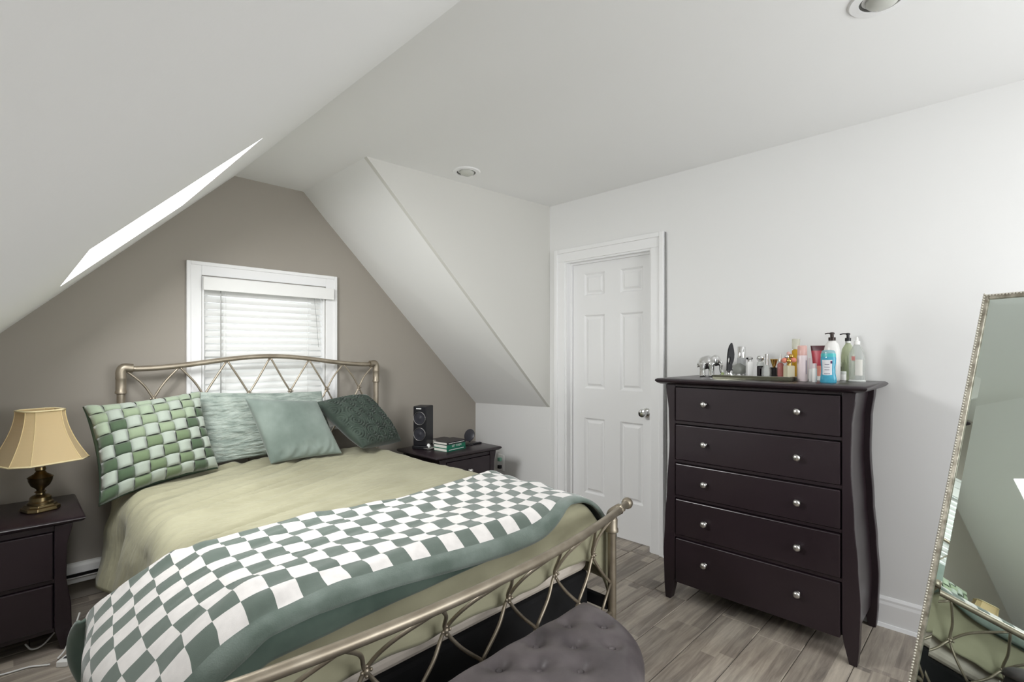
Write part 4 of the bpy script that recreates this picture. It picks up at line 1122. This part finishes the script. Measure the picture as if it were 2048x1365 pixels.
bottle('perfume_bottle', 'clear dome perfume bottle with a slim silver cap', 'perfume bottle', p, [('body', [(.021, 0), (.023, .003), (.022, .034), (.012, .052), (.008, .056)], G_clear), ('cap', [(.008, .056), (.008, .108), (.006, .110)], M['chrome'])])
p, s = on_tray(1548, 2.685)
bottle('perfume_bottle', 'small black perfume bottle with a gold flared top', 'perfume bottle', p, [('body', [(.022, 0), (.022, .040), (.016, .043)], mat('black_cube_glass', (22, 20, 24), .08), 1, 1, (0, 0), 4), ('flared_cap', [(.006, .043), (.018, .082), (.016, .084)], P_gold)], math.radians(42))
p, s = on_tray(1561, 2.67)
bottle('perfume_bottle', 'slim rose perfume bottle with a pointed spire', 'perfume bottle', p, [('body', [(.012, 0), (.014, .004), (.014, .058), (.008, .066)], clear('rose_glass', (196, 132, 128), .6)), ('spire', [(.008, .066), (.010, .074), (.005, .090), (.0008, .112)], M['silver'])])
p, s = on_tray(1578, 2.645)
fb = bottle('perfume_bottle', 'square clear perfume bottle crowned with coral and gold beads', 'perfume bottle', p, [('body', [(.033, 0), (.035, .003), (.035, .050), (.026, .054)], clear('cream_glass', (230, 226, 204), .55), 1, .7, (0, 0), 4), ('neck', [(.010, .054), (.010, .064)], P_gold)], math.radians(5))
for k, (a, h_, r, m_) in enumerate(((0, .076, .013, P_gold), (.020, .078, .013, P_coral), (-.020, .080, .012, P_coral), (.008, .096, .012, M['chrome']), (-.010, .098, .011, P_gold), (.002, .112, .009, P_pink))):
    build('bead', MB().ball((0, a, h_), r, 12, 8), m_, fb, smooth=True, local=True)
p, s = on_tray(1592, 2.77)
bottle('body_mist', 'tall yellow body mist bottle with a clear cap', 'bottle', p, [('body', [(.0175, 0), (.019, .003), (.019, .125), (.012, .132)], G_amber), ('nozzle', [(.007, .132), (.007, .150)], P_white), ('cap', [(.0178, .133), (.0178, .182), (.016, .185)], clear('clear_cap', (224, 224, 214), .35))])
# toiletries on the dresser top
p, s = place(1604.5, 763)
t = bottle('spray_can', 'pale pink spray can with a blush cap next to the tray', 'spray can', p, [('body', [(.0215, 0), (.0225, .002), (.0225, .118), (.0205, .124)], P_blush), ('cap', [(.0205, .124), (.0205, .168), (.018, .171)], P_pink)])
build('print', MB().prism([(-.0229 * math.cos(a_), -.0229 * math.sin(a_), .035) for a_ in (.95, 1.15)] + [(-.0229 * math.cos(a_), -.0229 * math.sin(a_), .10) for a_ in (1.15, .95)], (-.0006, -.0006, 0)), P_ink, t, local=True)
p, s = place(1621, 763.5)
bottle('lip_gloss', 'slim white stick tube between the pink can and red tube', 'tube', p, [('body', [(.006, 0), (.0068, .002), (.0068, .060)], P_white), ('cap', [(.0068, .061), (.0068, .110), (.005, .112)], P_blush)])
p, s = place(1629, 764.5)
bottle('white_tube', 'short white round tube before the red squeeze tube', 'tube', p, [('body', [(.010, 0), (.0105, .002), (.0105, .060), (.009, .064)], P_white), ('cap', [(.0085, .064), (.0085, .085), (.007, .087)], P_blush)])
# squeeze tube standing on its cap
p, s = place(1637, 761)
tq = thing('squeeze_tube', 'crimson to salmon squeeze tube standing on its cap', 'tube', p, math.radians(-4), 'toiletries on the dresser')
def tube_ring(k, z): 
    w_ = .019 + .017 * k; d_ = .017 * (1 - k) ** .7 + .0015
    return [(d_ * math.cos(2 * math.pi * j / 28), w_ * math.sin(2 * math.pi * j / 28), z) for j in range(28)]
zs_ = [.022 + .150 * k / 12 for k in range(13)]
for nm, i0, i1, m_ in (('lower_sleeve', 0, 4, P_salmon), ('middle_sleeve', 4, 10, P_red), ('crimp', 10, 12, P_maroon)):
    build(nm, MB().loft([tube_ring(k / 12, zs_[k]) for k in range(i0, i1 + 1)]), m_, tq, smooth='auto', local=True)
build('cap', MB().lathe([(.015, 0), (.0155, .002), (.0155, .022)], (0, 0, 0), 24), P_white, tq, smooth='auto', local=True)
# blue gel bottle
p, s = place(1656.5, 766)
bg_ = thing('gel_bottle', 'bright blue gel bottle at the front edge of the dresser', 'bottle', p, math.radians(-6), 'toiletries on the dresser')
pr_ = [(.031, 0), (.034, .004), (.033, .020), (.029, .045), (.0285, .070), (.031, .095), (.0315, .112), (.030, .118)]
def er(r, z, dr=.55): return [(r * dr * math.cos(2 * math.pi * k / 32), r * math.sin(2 * math.pi * k / 32), z) for k in range(32)]
build('body', MB().loft([er(r, z) for r, z in pr_]), G_blue, bg_, smooth='auto', local=True)
build('shoulder_band', MB().loft([er(r, z) for r, z in ((.0305, .118), (.0302, .130), (.0292, .134))]), mat('teal_cap', (82, 186, 190), .3), bg_, smooth='auto', local=True)
build('cap', MB().loft([er(r, z) for r, z in ((.0282, .134), (.0275, .142), (.022, .148), (.010, .150))]), clear('pale_blue_cap', (168, 206, 214), .7), bg_, smooth='auto', local=True)
lab = []
for z in (.030, .045, .06, .075, .09, .104):
    r = 1.03 * (.031 + (.0285 - .031) * math.sin(math.pi * min(1, max(0, (z - .01) / .09))))
    lab.append([(-r * .56 * math.cos(a_), r * math.sin(a_), z) for a_ in [(-.72 + 1.44 * k / 10) for k in range(11)]])
build('label', MB().loft(lab, cap=False, closed=False), P_label, bg_, smooth=True, local=True)
mb = MB()
for z, w_ in ((.082, .30), (.070, .38), (.058, .34), (.040, .42)):
    r = 1.055 * (.031 + (.0285 - .031) * math.sin(math.pi * min(1, max(0, (z - .01) / .09))))
    mb.loft([[(-r * .56 * math.cos(a_), r * math.sin(a_), zq) for a_ in [(-w_ + 2 * w_ * k / 8) for k in range(9)]] for zq in (z, z + .003)], cap=False, closed=False)
build('label_print', mb, P_ink, bg_, local=True)['kind'] = 'stuff'
build('flower_print', MB().loft([[(-.0322 * .57 * math.cos(a_), .0322 * math.sin(a_), zq) for a_ in [(-.70 + .24 * k / 4) for k in range(5)]] for zq in (.088, .100)], cap=False, closed=False), P_plum, bg_, local=True)
# pump bottles
def pump(t, z, m_, r=.012, nozzle=.034, h_=.034, dirn=(0, 1)):
    build('pump_collar', MB().lathe([(r, z), (r, z + h_ * .5), (r * .55, z + h_ * .55)], (0, 0, 0), 20), m_, t, smooth='auto', local=True)
    mb = MB().lathe([(r * .5, z + h_ * .5), (r * .5, z + h_), (r * .7, z + h_), (r * .7, z + h_ * 1.28), (r * .4, z + h_ * 1.34)], (0, 0, 0), 16)
    dx, dy = dirn; mb.tube([(0, 0, z + h_ * 1.18), (dx * nozzle * .6, dy * nozzle * .6, z + h_ * 1.2), (dx * nozzle, dy * nozzle, z + h_ * 1.1)], .0028, 8)
    build('pump_head', mb, m_, t, smooth='auto', local=True)
p, s = place(1664, 762)
t = bottle('lotion_bottle', 'white lotion bottle with a dark pump behind the blue bottle', 'bottle', p, [('body', [(.032, 0), (.035, .004), (.036, .100), (.035, .150), (.028, .178), (.016, .194), (.013, .198)], P_white, .62, 1)])
pump(t, .196, P_bronze, .0155, .030, .030)
p, s = place(1685, 761.5)
bottle('cream_jar', 'small white cream jar between the lotion and clear bottles', 'jar', p, [('body', [(.017, 0), (.019, .002), (.019, .032)], P_white), ('lid', [(.0198, .033), (.0198, .044), (.018, .046)], P_frost)])
p, s = on_tray(1682, 2.905); p.z = ZT
bottle('clear_jar', 'little clear jar with a white lid behind the cream jar', 'jar', p, [('body', [(.013, 0), (.0145, .002), (.0145, .068)], clear('grey_clear', (190, 192, 184), .5)), ('lid', [(.0150, .069), (.0150, .088), (.013, .090)], P_frost)], group='toiletries on the dresser')
p, s = on_tray(1696, 2.90); p.z = ZT
t = bottle('soap_bottle', 'clear soap bottle with green sprigs and a black pump', 'bottle', p, [('body', [(.026, 0), (.029, .004), (.029, .120), (.025, .155), (.012, .178), (.010, .186)], G_pale, .7, 1), ('neck_ring', [(.0115, .184), (.0115, .194)], P_frost)])
pump(t, .194, P_black, .013, .034, .030)
build('dip_tube', MB().tube([(0, 0, .19), (.002, 0, .02)], .0022, 6), P_frost, t, local=True)
for k in range(5):
    build('sprig', MB().tube(catmull([(-.008, -.010 + .005 * k, .02), (-.010, -.012 + .006 * k, .07), (-.008, -.012 + .007 * k + .004 * (k % 2), .10 + .012 * (k % 3))], 4), lambda q: .0028 - .002 * q, 6), P_leaf, t, smooth=True, local=True)
p, s = place(1714, 764)
t = bottle('soap_bottle', 'large clear bottle with a white collar at the right end', 'bottle', p, [('body', [(.028, 0), (.032, .004), (.033, .110), (.031, .135), (.018, .165), (.012, .176)], G_clear, .7, 1), ('collar', [(.0125, .175), (.0125, .190), (.010, .192)], P_white), ('foot', [(.034, 0), (.036, .004), (.030, .010)], P_frost, .75, 1)])
build('nozzle', MB().lathe([(.006, .19), (.005, .205), (.002, .212)], (0, 0, 0), 14), P_white, t, smooth='auto', local=True)
build('label', MB().loft([[(-.0338 * .7 * math.cos(a_), .0338 * math.sin(a_), z) for a_ in [(-.8 + .9 * k / 8) for k in range(9)]] for z in (.03, .105)], cap=False, closed=False), mat('pale_label', (224, 222, 214), .5), t, smooth=True, local=True)
build('red_seal', MB().loft([[(-.0345 * .7 * math.cos(a_), .0345 * math.sin(a_), z) for a_ in [(.1 + .45 * k / 5) for k in range(6)]] for z in (.100, .120)], cap=False, closed=False), mat('pink_seal', (206, 138, 132), .5), t, smooth=True, local=True)
